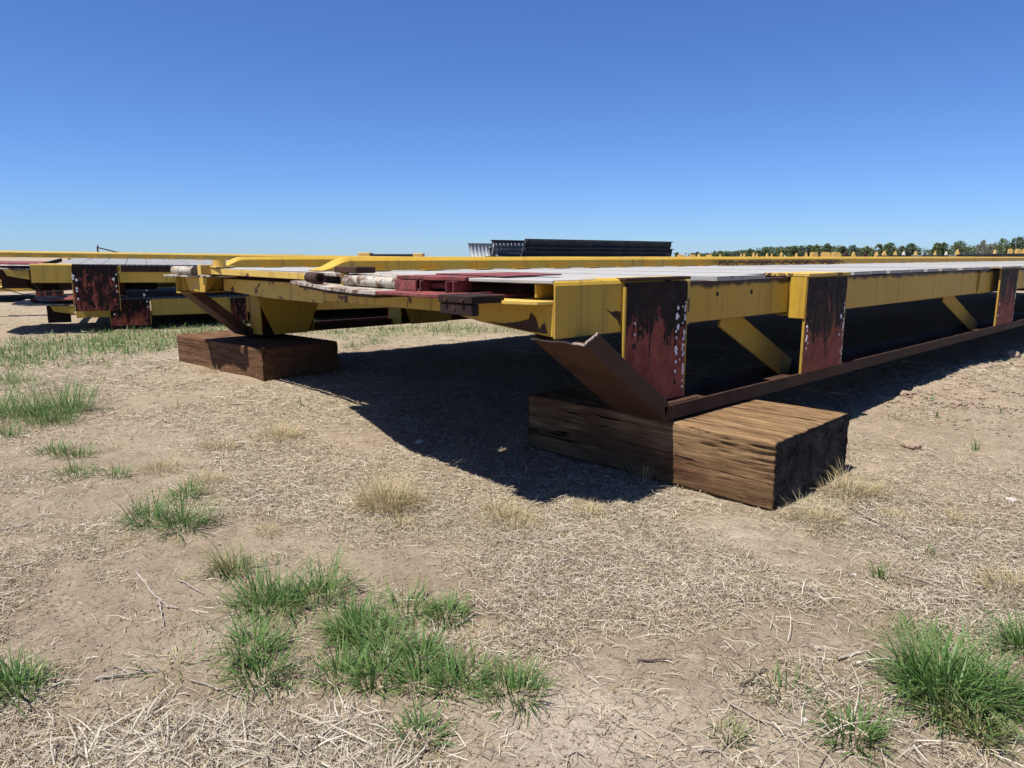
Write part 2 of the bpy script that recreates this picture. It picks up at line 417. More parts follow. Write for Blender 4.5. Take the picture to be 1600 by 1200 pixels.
THATCH = blobset([  # where dead grass lies thick (+) and where the soil is bare (-)
    (-60, 640, 330, 840, -.55), (60, 840, 520, 1075, -.8), (720, 1020, 1080, 1215, -.9), (520, 840, 720, 920, -.45),
    (1360, 560, 1640, 700, -.45), (1080, 800, 1260, 880, -.5), (1330, 820, 1640, 930, -.35), (1050, 1100, 1400, 1230, -.45), (1110, 950, 1380, 1040, -.25),
    (420, 1060, 660, 1120, -.5), (-60, 880, 160, 1010, -.35),
    (500, 720, 1050, 900, .45), (750, 860, 1150, 1010, .5), (180, 600, 620, 720, .3), (-40, 1110, 620, 1250, .75),
    (1250, 740, 1500, 830, .5), (1480, 860, 1660, 940, .4), (-60, 720, 110, 830, .45), (0, 560, 300, 620, .3), (1080, 1030, 1420, 1120, .25)])
PALE = blobset([(760, 1030, 1060, 1230, 1.0), (1050, 810, 1220, 860, .7), (1380, 560, 1600, 660, .15), (200, 920, 420, 1060, .35), (1080, 1090, 1300, 1200, .5), (1380, 850, 1560, 900, .6)])
GREEN = blobset([(-80, 500, 200, 585, .75), (480, 505, 860, 525, .7), (250, 500, 480, 530, .5), (200, 520, 300, 560, .4)])
def thatch(x, y):
    v = blobeval(THATCH, x, y, .50) + (fbm(x * 1.9, y * 1.9, 5) - .5) * 2.0 + (fbm(x * 9, y * 9, 9, 3) - .5) * .8
    return np.clip(v, 0.0, 1)
def green(x, y):
    return np.clip(1.5 * blobeval(GREEN, x, y, -.05) + - .25 + (fbm(x * 1.6, y * 1.6, 31) - .5) * 1.0 + (fbm(x * 6, y * 6, 35, 2) - .5) * 1.2, 0, 1)
BANK = blobset([(1330, 560, 1660, 690, 1.0)])
mound_a = at(1560, 590); mound_b = at(1240, 840); rut = at(300, 960)
def gh(x, y):
    x = np.asarray(x, float); y = np.asarray(y, float)
    d = np.hypot(x, y); near = np.clip(1.6 - d / 14, .0, 1)
    z = (fbm(x * .7, y * .7, 1) - .5) * .035 + (fbm(x * 3, y * 3, 2) - .5) * .040 * near + (fbm(x * 14, y * 14, 3, 3) - .5) * .016 * near
    b = 1 - thatch(x, y)
    z = z + (fbm(x * 45, y * 45, 4, 3) - .5) * .010 * near * b
    for (c_, h_, r_) in ((mound_a, .06, .9), (rut, -.02, .5)):
        z = z + h_ * np.exp(-((x - c_[0]) ** 2 + (y - c_[1]) ** 2) / r_ ** 2)
    bk = np.clip(blobeval(BANK, x, y, -.2) * 1.4, 0, 1)
    rg = 1 - np.abs(fbm(x * 3.2, y * 3.2, 21, 4) - .5) * 4
    z = z + bk * (.045 * np.clip(rg, -.5, 1) * fbm(x * 1.3, y * 1.3, 23) + .030 * (fbm(x * 11, y * 11, 25, 4) - .5) + .02)
    return z - .004
def gz(x, y): return float(gh(np.array([x]), np.array([y]))[0])

def axis_lines(lo, hi, step, far_):
    core = list(np.arange(lo, hi, step)); s = step; p = hi
    while p < far_: core.append(p); s *= 1.07; p += s
    core.append(far_ * 1.0); s = step; p = lo - step; pre = []
    while p > -far_: pre.append(p); s *= 1.07; p -= s
    return np.array(pre[::-1] + core)
gx = axis_lines(.3, 8.6, .0155, 3500.); gy = axis_lines(-.6, 4.2, .0135, 3500.)
GX, GY = np.meshgrid(gx, gy)
gzv = gh(GX, GY)
nx_, ny_ = len(gx), len(gy)
idx = np.arange(nx_ * ny_).reshape(ny_, nx_)
F = np.stack([idx[:-1, :-1], idx[:-1, 1:], idx[1:, 1:], idx[1:, :-1]], -1).reshape(-1, 4)
me = np_mesh('ground', np.stack([GX.ravel(), GY.ravel(), gzv.ravel()], 1), F, M['soil'], True,
             {'thatch': thatch(GX, GY).ravel(), 'green': green(GX, GY).ravel() * .55,
              'pale': np.clip(blobeval(PALE, GX, GY, -.1) + (fbm(GX * 5, GY * 5, 51) - .5) * .8, 0, 1).ravel()})
tag(link('ground', me), kind='structure')

# ---------------------------------------------------------------- steel deck frames
def copies(me, name, parent, locs, rots=None):
    for i, l_ in enumerate(locs):
        o = bpy.data.objects.new(name, me); C.objects.link(o); o.parent = parent; o.location = l_
        if rots: o.rotation_euler = rots[i]

def blob_mesh(name, spots, y, mat, holes=False):
    mb = MB()
    for (x, z, r) in spots:
        n = 10; ph = random.random() * 6
        pts = [(x + r * math.cos(2*math.pi*i/n) * (1 + (0 if holes else .35 * math.sin(3*i + ph))), z + r * 1.25 * math.sin(2*math.pi*i/n) * (1 + (0 if holes else .3 * math.sin(2*i + ph)))) for i in range(n)]
        mb.prism(pts, y, y - (.0012 if holes else .0025), 'y')
    return mb

def post(t, x0, x1, zb, zt, y, mat, name='support_plate', inward=.26, spots=(), holes=(), clip=None):
    """steel stanchion: outer plate in primer, yellow flanges behind it"""
    pl = MB()                                           # slightly ragged plate
    n = 14; zs = np.linspace(zb, zt - .005, n)
    left = [(x0 + .014 + .003 * math.sin(i * 2.1), z) for i, z in enumerate(zs)]
    right = [(x1 - .012 + .003 * math.sin(i * 1.7 + 1), z) for i, z in enumerate(zs)]
    if clip: left = [(x0 + clip[0], zb)] + [q for q in left if q[1] > clip[1]]
    pl.prism(left + right[::-1], y, y + .014, 'y')
    p = pl.build(name, mat, t, .002)
    if spots: blob_mesh('paint_spot', spots, y - .0005, None).build('paint_spot', M['white_blob'], p)['kind'] = 'stuff'
    if holes: blob_mesh('bolt_hole', holes, y - .0005, None, True).build('bolt_hole', M['hole'], p)['kind'] = 'stuff'
    if spots and holes:
        for k in range(9):
            zc = zb + .03 + (zt - zb - .16) * random.random(); xc = x1 - .018 - abs(random.gauss(0, .012)); hh = random.uniform(.012, .045); ww = random.uniform(.0015, .005)
            pts = [(xc + random.uniform(-.004, .004) - ww, zc + hh * (i / 5 - .5)) for i in range(6)] + [(xc + random.uniform(-.003, .004) + ww, zc + hh * (.5 - i / 5)) for i in range(6)]
            MB().prism(pts, y - .0008, y - .0026, 'y').build('paint_splash', M['white_blob'], p)
    for k_, (a, b) in enumerate(((x0, x0 + .012), (x1 - .012, x1))):
        MB().box(a, y + .002, clip[1] + .02 if (clip and k_ == 0) else zb - .004, b, y + inward, zt - .02).build('post_flange', M['yellow'], p, .002)

def channel_x(mb, x0, x1, y0, y1, z0, h, t=.014):
    """channel lying on its web, legs up, mitred at x0"""
    prof = [(y0, z0), (y1, z0), (y1, z0 + h), (y1 - t, z0 + h), (y1 - t, z0 + t), (y0 + t, z0 + t), (y0 + t, z0 + h), (y0, z0 + h)]
    n = len(prof); k = .18
    vs = [(x0 - (z - z0) * k, y, z) for (y, z) in prof] + [(x1, y, z) for (y, z) in prof]
    mb.add(vs, [tuple(range(n))[::-1], tuple(range(n, 2*n))] + [(i, (i+1) % n, n + (i+1) % n, n + i) for i in range(n)])

def strut(t, foot, top, y0, y1, h=.085, th=.014, name='end_strut'):
    """channel leaning outwards, web facing down and out, legs up and in; foot/top = (x,z) of web face"""
    fx, fz = foot; tx, tz = top
    d = Vector((tx - fx, 0, tz - fz)).normalized(); nrm = Vector((-d.z, 0, d.x)) * -1   # towards inside/up
    if nrm.x < 0: nrm = -nrm
    def sec(px, pz, jag=0):
        out = []
        for (y, q) in [(y0, 0), (y1, 0), (y1, h), (y1 - th, h), (y1 - th, th), (y0 + th, th), (y0 + th, h), (y0, h)]:
            ext = (q / h) * (-.05 if jag else .035)
            out.append((px + nrm.x * q + d.x * ext, y, pz + nrm.z * q + d.z * ext))
        return out
    a = sec(fx, fz); b = sec(tx, tz, 1); n = 8
    mb = MB().add(a + b, [tuple(range(n))[::-1], tuple(range(n, 2*n))] + [(i, (i+1) % n, n + (i+1) % n, n + i) for i in range(n)])
    s = mb.build(name, M['rust_brown'], t, .002)
    e = MB()                                            # pale slag along the torch cut
    path = [b[7], b[0], b[1], b[2]]; pts = []
    for p, q in zip(path[:-1], path[1:]):
        for i in range(9):
            u = i / 9; pts.append(Vector(p).lerp(Vector(q), u) + Vector([random.uniform(-.004, .004) for _ in range(3)]))
    pts.append(Vector(path[-1])); e.tube(pts, .0052, 5); e.build('cut_edge', M['weld'], s)
    return s

def curb(t, x0, x1, y, zb, w=.10, h=.094, name='curb_rail', mat=None):
    mb = MB(); n = 60
    def sec(x, s, ww, dy):
        prof = [(-1, 0), (1, 0), (1, .72), (.62, 1), (-.62, 1), (-1, .72)]
        return [(x, y + dy + p * ww / 2, zb + q * h * s) for p, q in prof]
    st = [(x0, .10, w * 1.7, .02), (x0 + .07, .32, w * 1.5, .015), (x0 + .15, .80, w * 1.15, 0), (x0 + .2, .97, w, 0), (x0 + .25, 1, w, 0)]
    for i in range(1, n): st.append((x0 + .25 + (x1 - x0 - .25) * i / (n - 1), 1 + .012 * math.sin(i * 1.3), w, .006 * math.sin(i * .9)))
    vs = []
    for a in st: vs += sec(*a)
    fs = [tuple(range(6))[::-1]]
    for k in range(len(st) - 1):
        for i in range(6):
            j = (i + 1) % 6; fs.append((k*6 + i, k*6 + j, (k+1)*6 + j, (k+1)*6 + i))
    fs.append(tuple(range((len(st)-1)*6, len(st)*6)))
    return mb.add(vs, fs).build(name, mat or M['yellow'], t, .008)

def deck_frame(loc, rz, label, p):
    """long steel deck: root at the ground under its near corner; x runs along it, y across"""
    t = empty('steel_deck_frame', loc, rz, label, 'deck frame', 'yellow steel deck frames', p.get('rx', 0))
    t.rotation_euler[1] = p.get('ry', 0)
    zt, bb, W, L = p['zt'], p['bh'], p['W'], p['L']; zb = zt - bb
    Y = M['yellow_char'] if p['detail'] else M['yellow_far']
    Y2 = M['yellow'] if p['detail'] else M['yellow_far']
    # corner fascia: a bent plate, its top leaf folded on to the deck
    def folded(x0, x1, z0, z1, y, leaf):
        pr = [(y, z0), (y, z1 - .022), (y + .005, z1 - .009), (y + .012, z1 - .002), (y + .024, z1), (y + leaf, z1 + .001), (y + leaf, z1 - .010), (y + .026, z1 - .011), (y + .014, z1 - .018), (y + .011, z1 - .028), (y + .011, z0)]
        return MB().prism(pr, x0, x1, 'x')
    P = p['posts']
    folded(0, P[0][0] + .02, zb, zt + .004, -.012, .16).build('corner_fascia', Y2, t, .002)
    if p['detail']:
        folded(P[0][0] + .02, P[0][1] + .055, zb, zt + .003, -.006, .13).build('corner_fascia', M['yellow_worn'], t, .003)
    # long side beams, channel section, with toes inward
    def beam(x0, x1, z0, z1, y, s=1, mat=Y):
        prof = [(y, z0), (y + s*.085, z0), (y + s*.085, z0 + .012), (y + s*.014, z0 + .016), (y + s*.014, z1 - .016), (y + s*.085, z1 - .012), (y + s*.085, z1), (y, z1)]
        return MB().prism(prof, x0, x1, 'x').build('side_beam', mat, t, .004)
    x_a = P[0][1] + .05
    if len(P) > 1 and p['detail']:
        beam(x_a, P[1][0] - .002, zb + .002, zt - .022, .012)
        beam(P[1][0] + .002, P[2][0] - .45, zb - .022, zt - .03, .004)
        beam(P[2][0] - .45, L, zb - .026, zt - .03, -.004)
    else:
        beam(x_a - .04, L, zb, zt - .02, .012)
    beam(0.15, L, zb, zt - .01, W, -1, Y2)
    if p['detail']:
        MB().box(P[1][0] - .008, -.098, zb - .034, P[1][1] - .005, .002, zt - .022).build('bracket_box', M['yellow'], t, .003)
        MB().box(P[1][0] - .006, -.112, zt - .02, P[1][1] + .01, .18, zt + .002).build('cap_plate', M['yellow_worn'], t, .004)
        MB().box(P[2][0] - .05, -.10, zt - .02, P[2][1] + .01, .18, zt + .002).build('cap_plate', M['flaky'], t, .004)
        MB().box(P[0][0] - .01, -.040, zt - .008, P[0][1] + .005, .02, zt + .006).build('cap_plate', M['rust'], t, .003)
    # posts
    for k, q in enumerate(P):
        yy = q[4]
        post(t, q[0], q[1], q[2], zt + q[3], yy, q[5], spots=q[6], holes=q[7], inward=.018, clip=(.175, .565) if (p['detail'] and k == 0) else None)
    for (a, b) in p.get('far_posts', []):
        MB().box(a, W - .02, p['pz'], b, W - .006, zb).build('support_plate', M['primer_b'], t, .002)
        for xx in (a, b - .014):
            MB().box(xx, W - .26, p['pz'], xx + .014, W - .021, zb - .003).build('post_flange', Y2, t, .002)
        MB().prism([(a - .06, zb), (b + .10, zb), (b - .10, p['pz']), (a + .12, p['pz'])], W - .30, W - .285, 'y').build('gusset_plate', Y2, t, .002)
    # transverse floor beams
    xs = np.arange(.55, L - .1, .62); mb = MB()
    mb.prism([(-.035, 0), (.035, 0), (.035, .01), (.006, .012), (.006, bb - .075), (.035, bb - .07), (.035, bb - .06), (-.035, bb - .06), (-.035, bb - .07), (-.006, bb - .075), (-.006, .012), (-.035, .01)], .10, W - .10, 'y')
    me_cb = mb.mesh('floor_beam', M['dark_steel'])  # dark tone put on the beams to deepen the shade under the deck
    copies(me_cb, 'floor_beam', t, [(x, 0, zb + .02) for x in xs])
    # deck planks
    pw = .30; n = int((L - .3) / pw)
    vary = []
    for k in range(3):
        e0 = .16 + random.uniform(-.0, .01)
        b_ = MB().box(.004, e0, -.028, pw - .005, W - .02, -.001 - .0008 * k)
        me_ = b_.mesh('deck_plank', M['deck' if p['detail'] else 'grating']); vary.append(me_)
    over = []
    for k in range(3):
        e0 = -.035 + .022 * k
        over.append(MB().box(.004, e0, -.024, pw - .005, W - .02, -.001 - .0008 * k).mesh('deck_plank', M['deck' if p['detail'] else 'grating']))
    x_o = P[0][1] + .07
    for i in range(n):
        x = .28 + i * pw
        inpost = p['detail'] and any(q[0] - .36 < x < q[1] + .02 for q in P[1:]) or not p['detail']
        me_ = random.choice(over) if (x > x_o and not inpost) else random.choice(vary)
        o = bpy.data.objects.new('deck_plank', me_); C.objects.link(o); o.parent = t
        o.location = (x, 0, zt + random.uniform(-.0015, .0015))
    # curb rails, with weld tabs along their foot
    for j, (cx0, cy, ch, cw) in enumerate(p['curbs']):
        cr = curb(t, cx0, L - .05, cy, zt + .0035, cw, ch, mat=M['yellow_worn'] if False else Y2)
        tabs = [MB().box(0, 0, 0, w_, .08, .008).mesh('weld_tab', Y2) for w_ in (.14, .18, .22)]
        for i in range(int((L - cx0) / .46)):
            xx = cx0 + .35 + i * .46 + random.uniform(-.03, .03)
            copies(random.choice(tabs), 'weld_tab', cr, [(xx, cy - cw/2 - .07, zt + .001)])
    return t

main_posts = [
    (.43, .93, .41, -.012, -.035, M['primer'],
     [(.84, .855, .008), (.835, .815, .013), (.845, .762, .011), (.83, .742, .006), (.835, .71, .006), (.835, .655, .012), (.838, .635, .008), (.838, .59, .007), (.835, .545, .007), (.50, .80, .005), (.50, .75, .005), (.905, .88, .004), (.90, .84, .005), (.905, .80, .005), (.895, .70, .006), (.90, .67, .005), (.895, .62, .006), (.90, .57, .006), (.897, .53, .005), (.90, .49, .005), (.88, .86, .004), (.885, .78, .004), (.87, .60, .004), (.90, .46, .006)],
     [(.50, .86, .013), (.50, .695, .013), (.84, .87, .011), (.835, .715, .012), (.836, .49, .011), (.838, .817, .016)]),
    (2.085, 2.67, .398, -.02, -.102, M['primer_b'],
     [(2.115, .68, .008), (2.119, .66, .006), (2.123, .62, .009), (2.115, .60, .008), (2.139, .58, .006), (2.123, .55, .005), (2.637, .80, .005), (2.641, .70, .006), (2.637, .60, .005), (2.597, .72, .012), (2.588, .60, .007), (2.646, .50, .005), (2.646, .47, .006)],
     [(2.164, .83, .013), (2.164, .67, .013), (2.597, .84, .012), (2.588, .66, .013)]),
    (6.50, 7.20, .398, .006, -.09, M['primer_b'],
     [(6.56, .62, .012), (7.15, .7, .010), (7.16, .6, .008), (6.55, .5, .009)], [(7.1, .85, .013), (7.1, .6, .013)]),
    (11.6, 12.4, .385, .0, -.045, M['primer_b'], [], []), (16.2, 17.0, .385, .0, -.045, M['primer_b'], [], [])]
PM = dict(zt=1.0, bh=.235, W=5.0, L=24.0, detail=True, posts=main_posts, pz=.34,
          far_posts=[(.83, 1.40), (2.47, 3.20), (7.0, 7.8)],
          curbs=[(.22, 2.40, .094, .12), (.40, 4.60, .096, .12)])
main = deck_frame((2.10, 2.00, 0), 0, 'large yellow deck frame with rusty bottom rails resting across two thick timber blocks', PM)

# bottom rails, struts and braces of the main frame
for (y0, y1, x0) in ((-.085, .215, .70), (4.93, 5.22, .76)):
    mb = MB(); channel_x(mb, x0, 24.0, y0, y1, .322, .072); mb.build('bottom_rail', M['rust'], main, .002)
strut(main, (.70, .322), (.098, .742), -.085, .228)
strut(main, (.76, .322), (.235, .775), 4.93, 5.22)
for (xa, za, xb, zb_) in ((1.72, .77, 2.50, .40), (5.75, .76, 6.85, .38), (10.7, .76, 11.8, .38)):
    d = Vector((xb - xa, 0, zb_ - za)); Lb = d.length; ang = math.atan2(-d.z, d.x)
    mm = Matrix.Translation((xa, .16, za)) @ Matrix.Rotation(ang, 4, 'Y')
    MB().box(-.12, 0, -.13, Lb, .014, .02, mm).box(-.12, 0.0145, .006, Lb, .09, .02, mm).build('diagonal_brace', M['yellow'], main, .002)

mbw = MB()
for xw, yw in ((.985, .0), (6.05, -.012)):
    mbw.tube([(xw + random.uniform(-.002, .002), yw, z) for z in np.linspace(.765, .965, 24)], .0055, 5)
mbw.build('weld_bead', M['yellow_worn'], main, smooth=True)['kind'] = 'stuff'
blob_mesh('bolt_hole', [(1.27, .905, .011), (1.63, .905, .011), (.20, .90, .006), (.26, .83, .005)], .0105, None, True).build('bolt_hole', M['hole'], main)['kind'] = 'stuff'
# --- the worn front end of the main frame (x<.2), measured heights
def front(o): return o
LX = lambda x: x - 2.10
# lip plates
lipA = [(.05, .0), (-.16, .05), (-.26, .19), (-.255, .74), (.20, .74), (.30, .0)]
MB().prism([(.03, -.004), (-.07, .02), (-.12, .16), (-.10, .40), (.22, .40), (.22, -.004)], .905, .921, 'z').build('lip_plate', M['yellow_worn'], main, .003)
MB().prism([(-.22, .28), (-.25, .50), (-.245, .95), (.18, .95), (.20, .28)], .9225, .938, 'z').build('lip_plate', M['red'], main, .003, label='faded red lip plate')
def wavy(pts, a=.006):
    out = []
    for p, q in zip(pts[:-1], pts[1:]):
        k = max(2, int(math.dist(p, q) / .05))
        for i in range(k):
            u = i / k; out.append((p[0] + (q[0]-p[0])*u + random.uniform(-a, a), p[1] + (q[1]-p[1])*u))
    return out + [pts[-1]]
MB().prism([(.16, .955)] + wavy([(-.235, .955), (-.23, 1.2), (-.16, 1.6), (-.02, 2.05), (.09, 2.45), (.13, 2.62), (.20, 2.66)]) + [(.28, 2.55)], .916, .936, 'z').build('lip_plate', M['flaky'], main, .003, label='curved lip plate with flaking white paint')
MB().prism([(.45, 4.30)] + wavy([(.33, 4.34), (.16, 4.60), (.10, 4.95), (.08, 5.10), (.16, 5.16)]) + [(.4, 5.1)], .918, .936, 'z').build('lip_plate', M['flaky'], main, .003)
# dark torn edges below the white lip
MB().prism([(.10, 1.0)] + wavy([(-.215, 1.0), (-.21, 1.2), (-.14, 1.6), (0, 2.05), (.11, 2.45)]) + [(.2, 2.4)], .900, .9145, 'z').build('lip_backing', M['rust'], main, .002)
MB().prism([(.03, .785), (.05, .83), (.08, .80), (.10, .85), (.13, .868), (.14, .84), (.2, .825), (.3, .81), (.42, .812), (.30, .800), (.15, .788)], -.0022, -.0008, 'x').build('scraped_patch', M['rust'], main)
MB().prism([(.32, .875), (.36, .858), (.40, .862), (.425, .855), (.425, .79), (.405, .82), (.375, .838)], -.0140, -.0128, 'y').build('scraped_patch', M['rust'], main)
# tapered plate beneath the lip at the near corner
MB().prism([(.0, .772), (.0, .905), (.75, .905), (.75, .845), (.45, .806)], -.02, -.006, 'x', Matrix.Translation((.02, 0, 0))).build('end_plate', M['yellow'], main, .003)
MB().prism([(.08, .775), (.08, .90), (2.6, .90), (2.6, .80), (.9, .80)], .30, .32, 'x').build('end_plate', M['yellow_worn'], main, .003)
MB().prism([(2.66, .768), (2.66, .905), (4.5, .905), (4.5, .80), (3.6, .768)], .40, .415, 'x').build('end_plate', M['yellow_worn'], main, .003)
MB().prism([(4.42, .79), (4.36, .918), (4.9, .918), (4.78, .79)], .20, .215, 'x').build('end_bracket', M['yellow'], main, .003)
MB().prism([(.18, .79), (.18, .918), (.52, .918), (.42, .79)], 4.9, 4.915, 'y').build('end_bracket', M['yellow'], main, .003)
# yellow edge between the two lips
MB().prism([(2.50, .940), (2.50, .985), (4.45, 1.0), (4.45, .948)], .245, .265, 'x').build('edge_bar', M['yellow_worn'], main, .003)
# top plate at the end, with a ragged front
MB().prism([(.275, .0)] + wavy([(-.005, .0), (-.03, .20), (-.05, .48)], .004) + [(.275, .48)], .990, 1.0055, 'z').build('deck_end_plate', M['deck'], main, .003)
MB().prism([(.275, .50)] + wavy([(-.05, .50), (-.09, .66), (-.10, .98)], .004) + [(.275, .98)], .990, 1.009, 'z').build('deck_end_plate', M['red'], main, .003, label='faded red end plate')
MB().prism([(.05, .34), (.50, .42), (.62, .88), (.12, .95)], 1.0095, 1.016, 'z').build('cover_plate', M['red'], main, .002, label='faded red cover plate on deck')
MB().prism([(.275, 1.0)] + wavy([(-.02, 1.0), (-.01, 1.5), (.10, 2.1), (.2, 2.5)], .008) + [(.275, 2.5)], .982, 1.001, 'z').build('deck_end_plate', M['flaky'], main, .003)
MB().box(.22, .02, .925, .24, 2.5, .98).build('back_wall', M['dark_steel'], main, .002)
MB().prism([(.0, .93), (.10, .93), (.12, .955), (.13, .988), (.0, .988)], .095, .11, 'y').build('hook_bracket', M['yellow'], main, .003)
# red hinge box and tunnel
MB().box(-.13, .775, .9385, -.118, .955, .9895).box(-.117, .943, .9385, .02, .955, .9895).build('hinge_housing', M['red'], main, .003)
MB().box(-.11, .765, .9385, .05, .774, .9895).box(-.11, .565, .9385, .05, .574, .9895).box(.03, .575, .9385, .04, .764, .9895).build('hinge_housing', M['red'], main, .003)
MB().cyl((-.03, .58, .965), (-.03, .76, .965), .018, 14).build('hinge_pin', M['red'], main, smooth=False)
MB().box(-.085, .545, .9385, .03, .555, .9895).build('hinge_housing', M['red'], main, .003)
# bolted clamp block
MB().box(-.275, .19, .863, -.235, .40, .910).box(-.28, .185, .912, -.10, .405, .9435).build('clamp_block', M['dark_steel'], main, .004)
mb = MB()
for yy in (.24, .35): mb.cyl((-.279, yy, .925), (-.288, yy, .925), .010, 6)
mb.cyl((-.274, .30, .89), (-.280, .30, .89), .007, 6); mb.build('bolt', M['rust'], main)
# pipes on the lips
def pipe(a, b, r, mat, hol=.012):
    o = MB().cyl(a, b, r, 20, hollow=hol).build('pipe', mat, main)
    for pl in o.data.polygons: pl.use_smooth = len(pl.vertices) == 4 and abs(pl.normal.y) < .8
    return o
pipe((-.05, 1.0, .967), (-.02, 1.60, .969), .029, M['flaky'], 0)
pipe((-.02, 1.90, .972), (.03, 2.14, .972), .033, M['rust'])
pipe((.17, 4.53, .975), (.19, 5.12, .975), .040, M['flaky'])
MB().cyl((.02, 1.69, .937), (.02, 1.69, 1.008), .022, 14).build('stub_post', M['yellow_worn'], main)
MB().box(-.03, 1.48, 1.009, .10, 1.72, 1.045).build('lug_block', M['rust'], main, .006)
MB().cyl((.10, 1.82, .937), (.10, 1.82, 1.004), .028, 14).build('stub_post', M['flaky'], main)
MB().cyl((.30, 4.30, .98), (.30, 4.30, 1.075), .055, 16, hollow=.01).build('stub_post', M['yellow_worn'], main)
MB().box(.16, 4.36, .945, .26, 4.44, 1.03).build('end_bracket', M['yellow_worn'], main, .004)
MB().prism([(.22, 4.12), (.5, 4.45), (.48, 4.72), (.26, 4.55)], 1.003, 1.018, 'z').build('cover_plate', M['yellow_worn'], main, .004)

# --- frames stacked to the left: a frame on a frame, and more behind
def posts_for(lst, zb_, zt_off, y=-.03, first='primer_c'):
    out = []
    for k, (a, b) in enumerate(lst):
        sp = []
        if k == 0:
            z1 = zb_ + .58
            sp = [(a + .06, z1 - .13, .017), (a + .055, z1 - .25, .015), (a + .055, z1 - .29, .013), (a + .06, z1 - .40, .012), (b - .07, z1 - .12, .018), (b - .04, z1 - .22, .012), (b - .035, z1 - .30, .01), (b - .03, z1 - .05, .01), (a + .02, z1 - .07, .018), (a + .02, z1 - .11, .014)]
            sp = [(x_, z_, r_) for (x_, z_, r_) in sp if z_ > zb_ + .02]
        out.append((a, b, zb_, zt_off, y, M[first] if k == 0 else M['primer_d'], sp, []))
    return out
ROT = R(-15.57)
PU = dict(zt=1.0, bh=.265, W=4.2, L=13.0, detail=False, posts=posts_for([(.49, 1.085), (3.2, 3.9), (8, 8.7)], .33, 0, -.09),
          pz=.35, curbs=[(-2.6, 4.0, .115, .13)], rx=R(1.15), ry=.014)
PL = dict(zt=.475, bh=.275, W=4.2, L=14.0, detail=False, posts=posts_for([(.434, .99), (2.139, 2.40), (7.4, 8.0)], .06, -.03, -.03, 'primer_d'),
          pz=.06, curbs=[(-1.6, 4.0, .10, .13)])
def frame_end(t, zt, dark=True):
    MB().prism([(-.02, .02), (-.60, .05), (-.85, .5), (-.8, 1.7), (.1, 1.7), (.1, .02)], zt - .085, zt - .065, 'z').build('lip_plate', M['flaky'], t, .003)
    MB().prism([(.1, .0), (-.25, .0), (-.55, .5), (-.6, 1.2), (.1, 1.2)], zt - .012, zt + .006, 'z').build('deck_end_plate', M['red'], t, .003, label='faded red end plate')
    MB().prism([(-.02, zt - .22), (-.02, zt - .09), (-.32, zt - .09), (-.28, zt - .17)], .01, .03, 'y').build('end_bracket', M['yellow_far'], t, .003)
    MB().box(-.40, .35, zt - .36, -.1, .39, zt - .09).build('end_bracket', M['dark_steel'], t, .003)
    MB().cyl((-.6, .7, zt - .03), (-.6, 1.1, zt - .03), .035, 12).build('pipe', M['red'], t)
    MB().box(.05, .1, zt - .26, .07, 4.0, zt - .01).build('end_plate', M['dark_steel'], t)
def clutter(t, zt):
    MB().box(1.12, -.03, zt - .105, 3.15, -.006, zt - .012).build('deck_side_shade', M['dark_steel'], t, .004)  # dark panel added as painted shade along the deck side
    MB().box(-.10, .9, zt - .42, 1.6, 1.0, zt - .30).build('end_bracket', M['dark_steel'], t, .006)
    MB().prism([(-.75, zt - .10), (.1, zt - .10), (.05, zt - .42), (-.25, zt - .34)], .62, .66, 'y').build('gusset_plate', M['dark_steel'], t, .004)
    MB().tube([(-.7, -.05, zt - .09), (-.5, -.1, zt - .28), (-.1, -.08, zt - .42), (.5, .0, zt - .36), (1.2, .05, zt - .48)], .007, 6).build('loose_cable', M['dark_steel'], t)
    MB().tube([(.02, -.04, zt - .27), (.15, -.06, zt - .45), (.45, -.03, zt - .52)], .005, 6).build('loose_cable', M['rust'], t)
low = deck_frame((2.456, 12.12, 0), ROT, 'lower yellow frame of the left stack, near the ground in the grass', PL); frame_end(low, .475)
upp = deck_frame((1.92, 12.02, 0), ROT, 'upper yellow frame of the left stack with dark primer plate and white spots', PU); frame_end(upp, 1.0); clutter(upp, 1.0)
for xx in (.9, 4.5, 9):
    for yy in (.6, 3.4):
        bl = MB().box(xx, yy, .478, xx + .25, yy + .25, .732 - .0145 * xx + .02 * yy).build('packing_block', M['timber_b'], None, .01)
        bl.location = (1.951, 12.139, 0); bl.rotation_euler = (0, 0, ROT)
        tag(bl, '%s packing block on the %s side between the two frames of the left stack' % ({.9: 'leftmost', 4.5: 'middle', 9: 'rightmost'}[xx], {.6: 'near', 3.4: 'far'}[yy]), 'block', 'packing blocks in the left stack')
P3 = dict(zt=.86, bh=.22, W=3.6, L=14.0, detail=False, posts=posts_for([(.49, 1.0), (3.2, 3.8)], .3, 0), pz=.3, curbs=[(-.3, .2, .10, .12), (-.3, 3.4, .10, .12)])
p3 = far(-130, 17); f3 = deck_frame((p3[0], p3[1], 0), ROT, 'third yellow frame seen behind the left stack at the left edge', P3)
P4 = dict(P3); P4.update(zt=.48, posts=posts_for([(.49, 1.0), (3.2, 3.8)], .1, 0), pz=.1)
p4 = far(-200, 16.2); f4 = deck_frame((p4[0], p4[1], 0), ROT, 'low yellow frame on the ground behind the left stack at the left edge', P4)

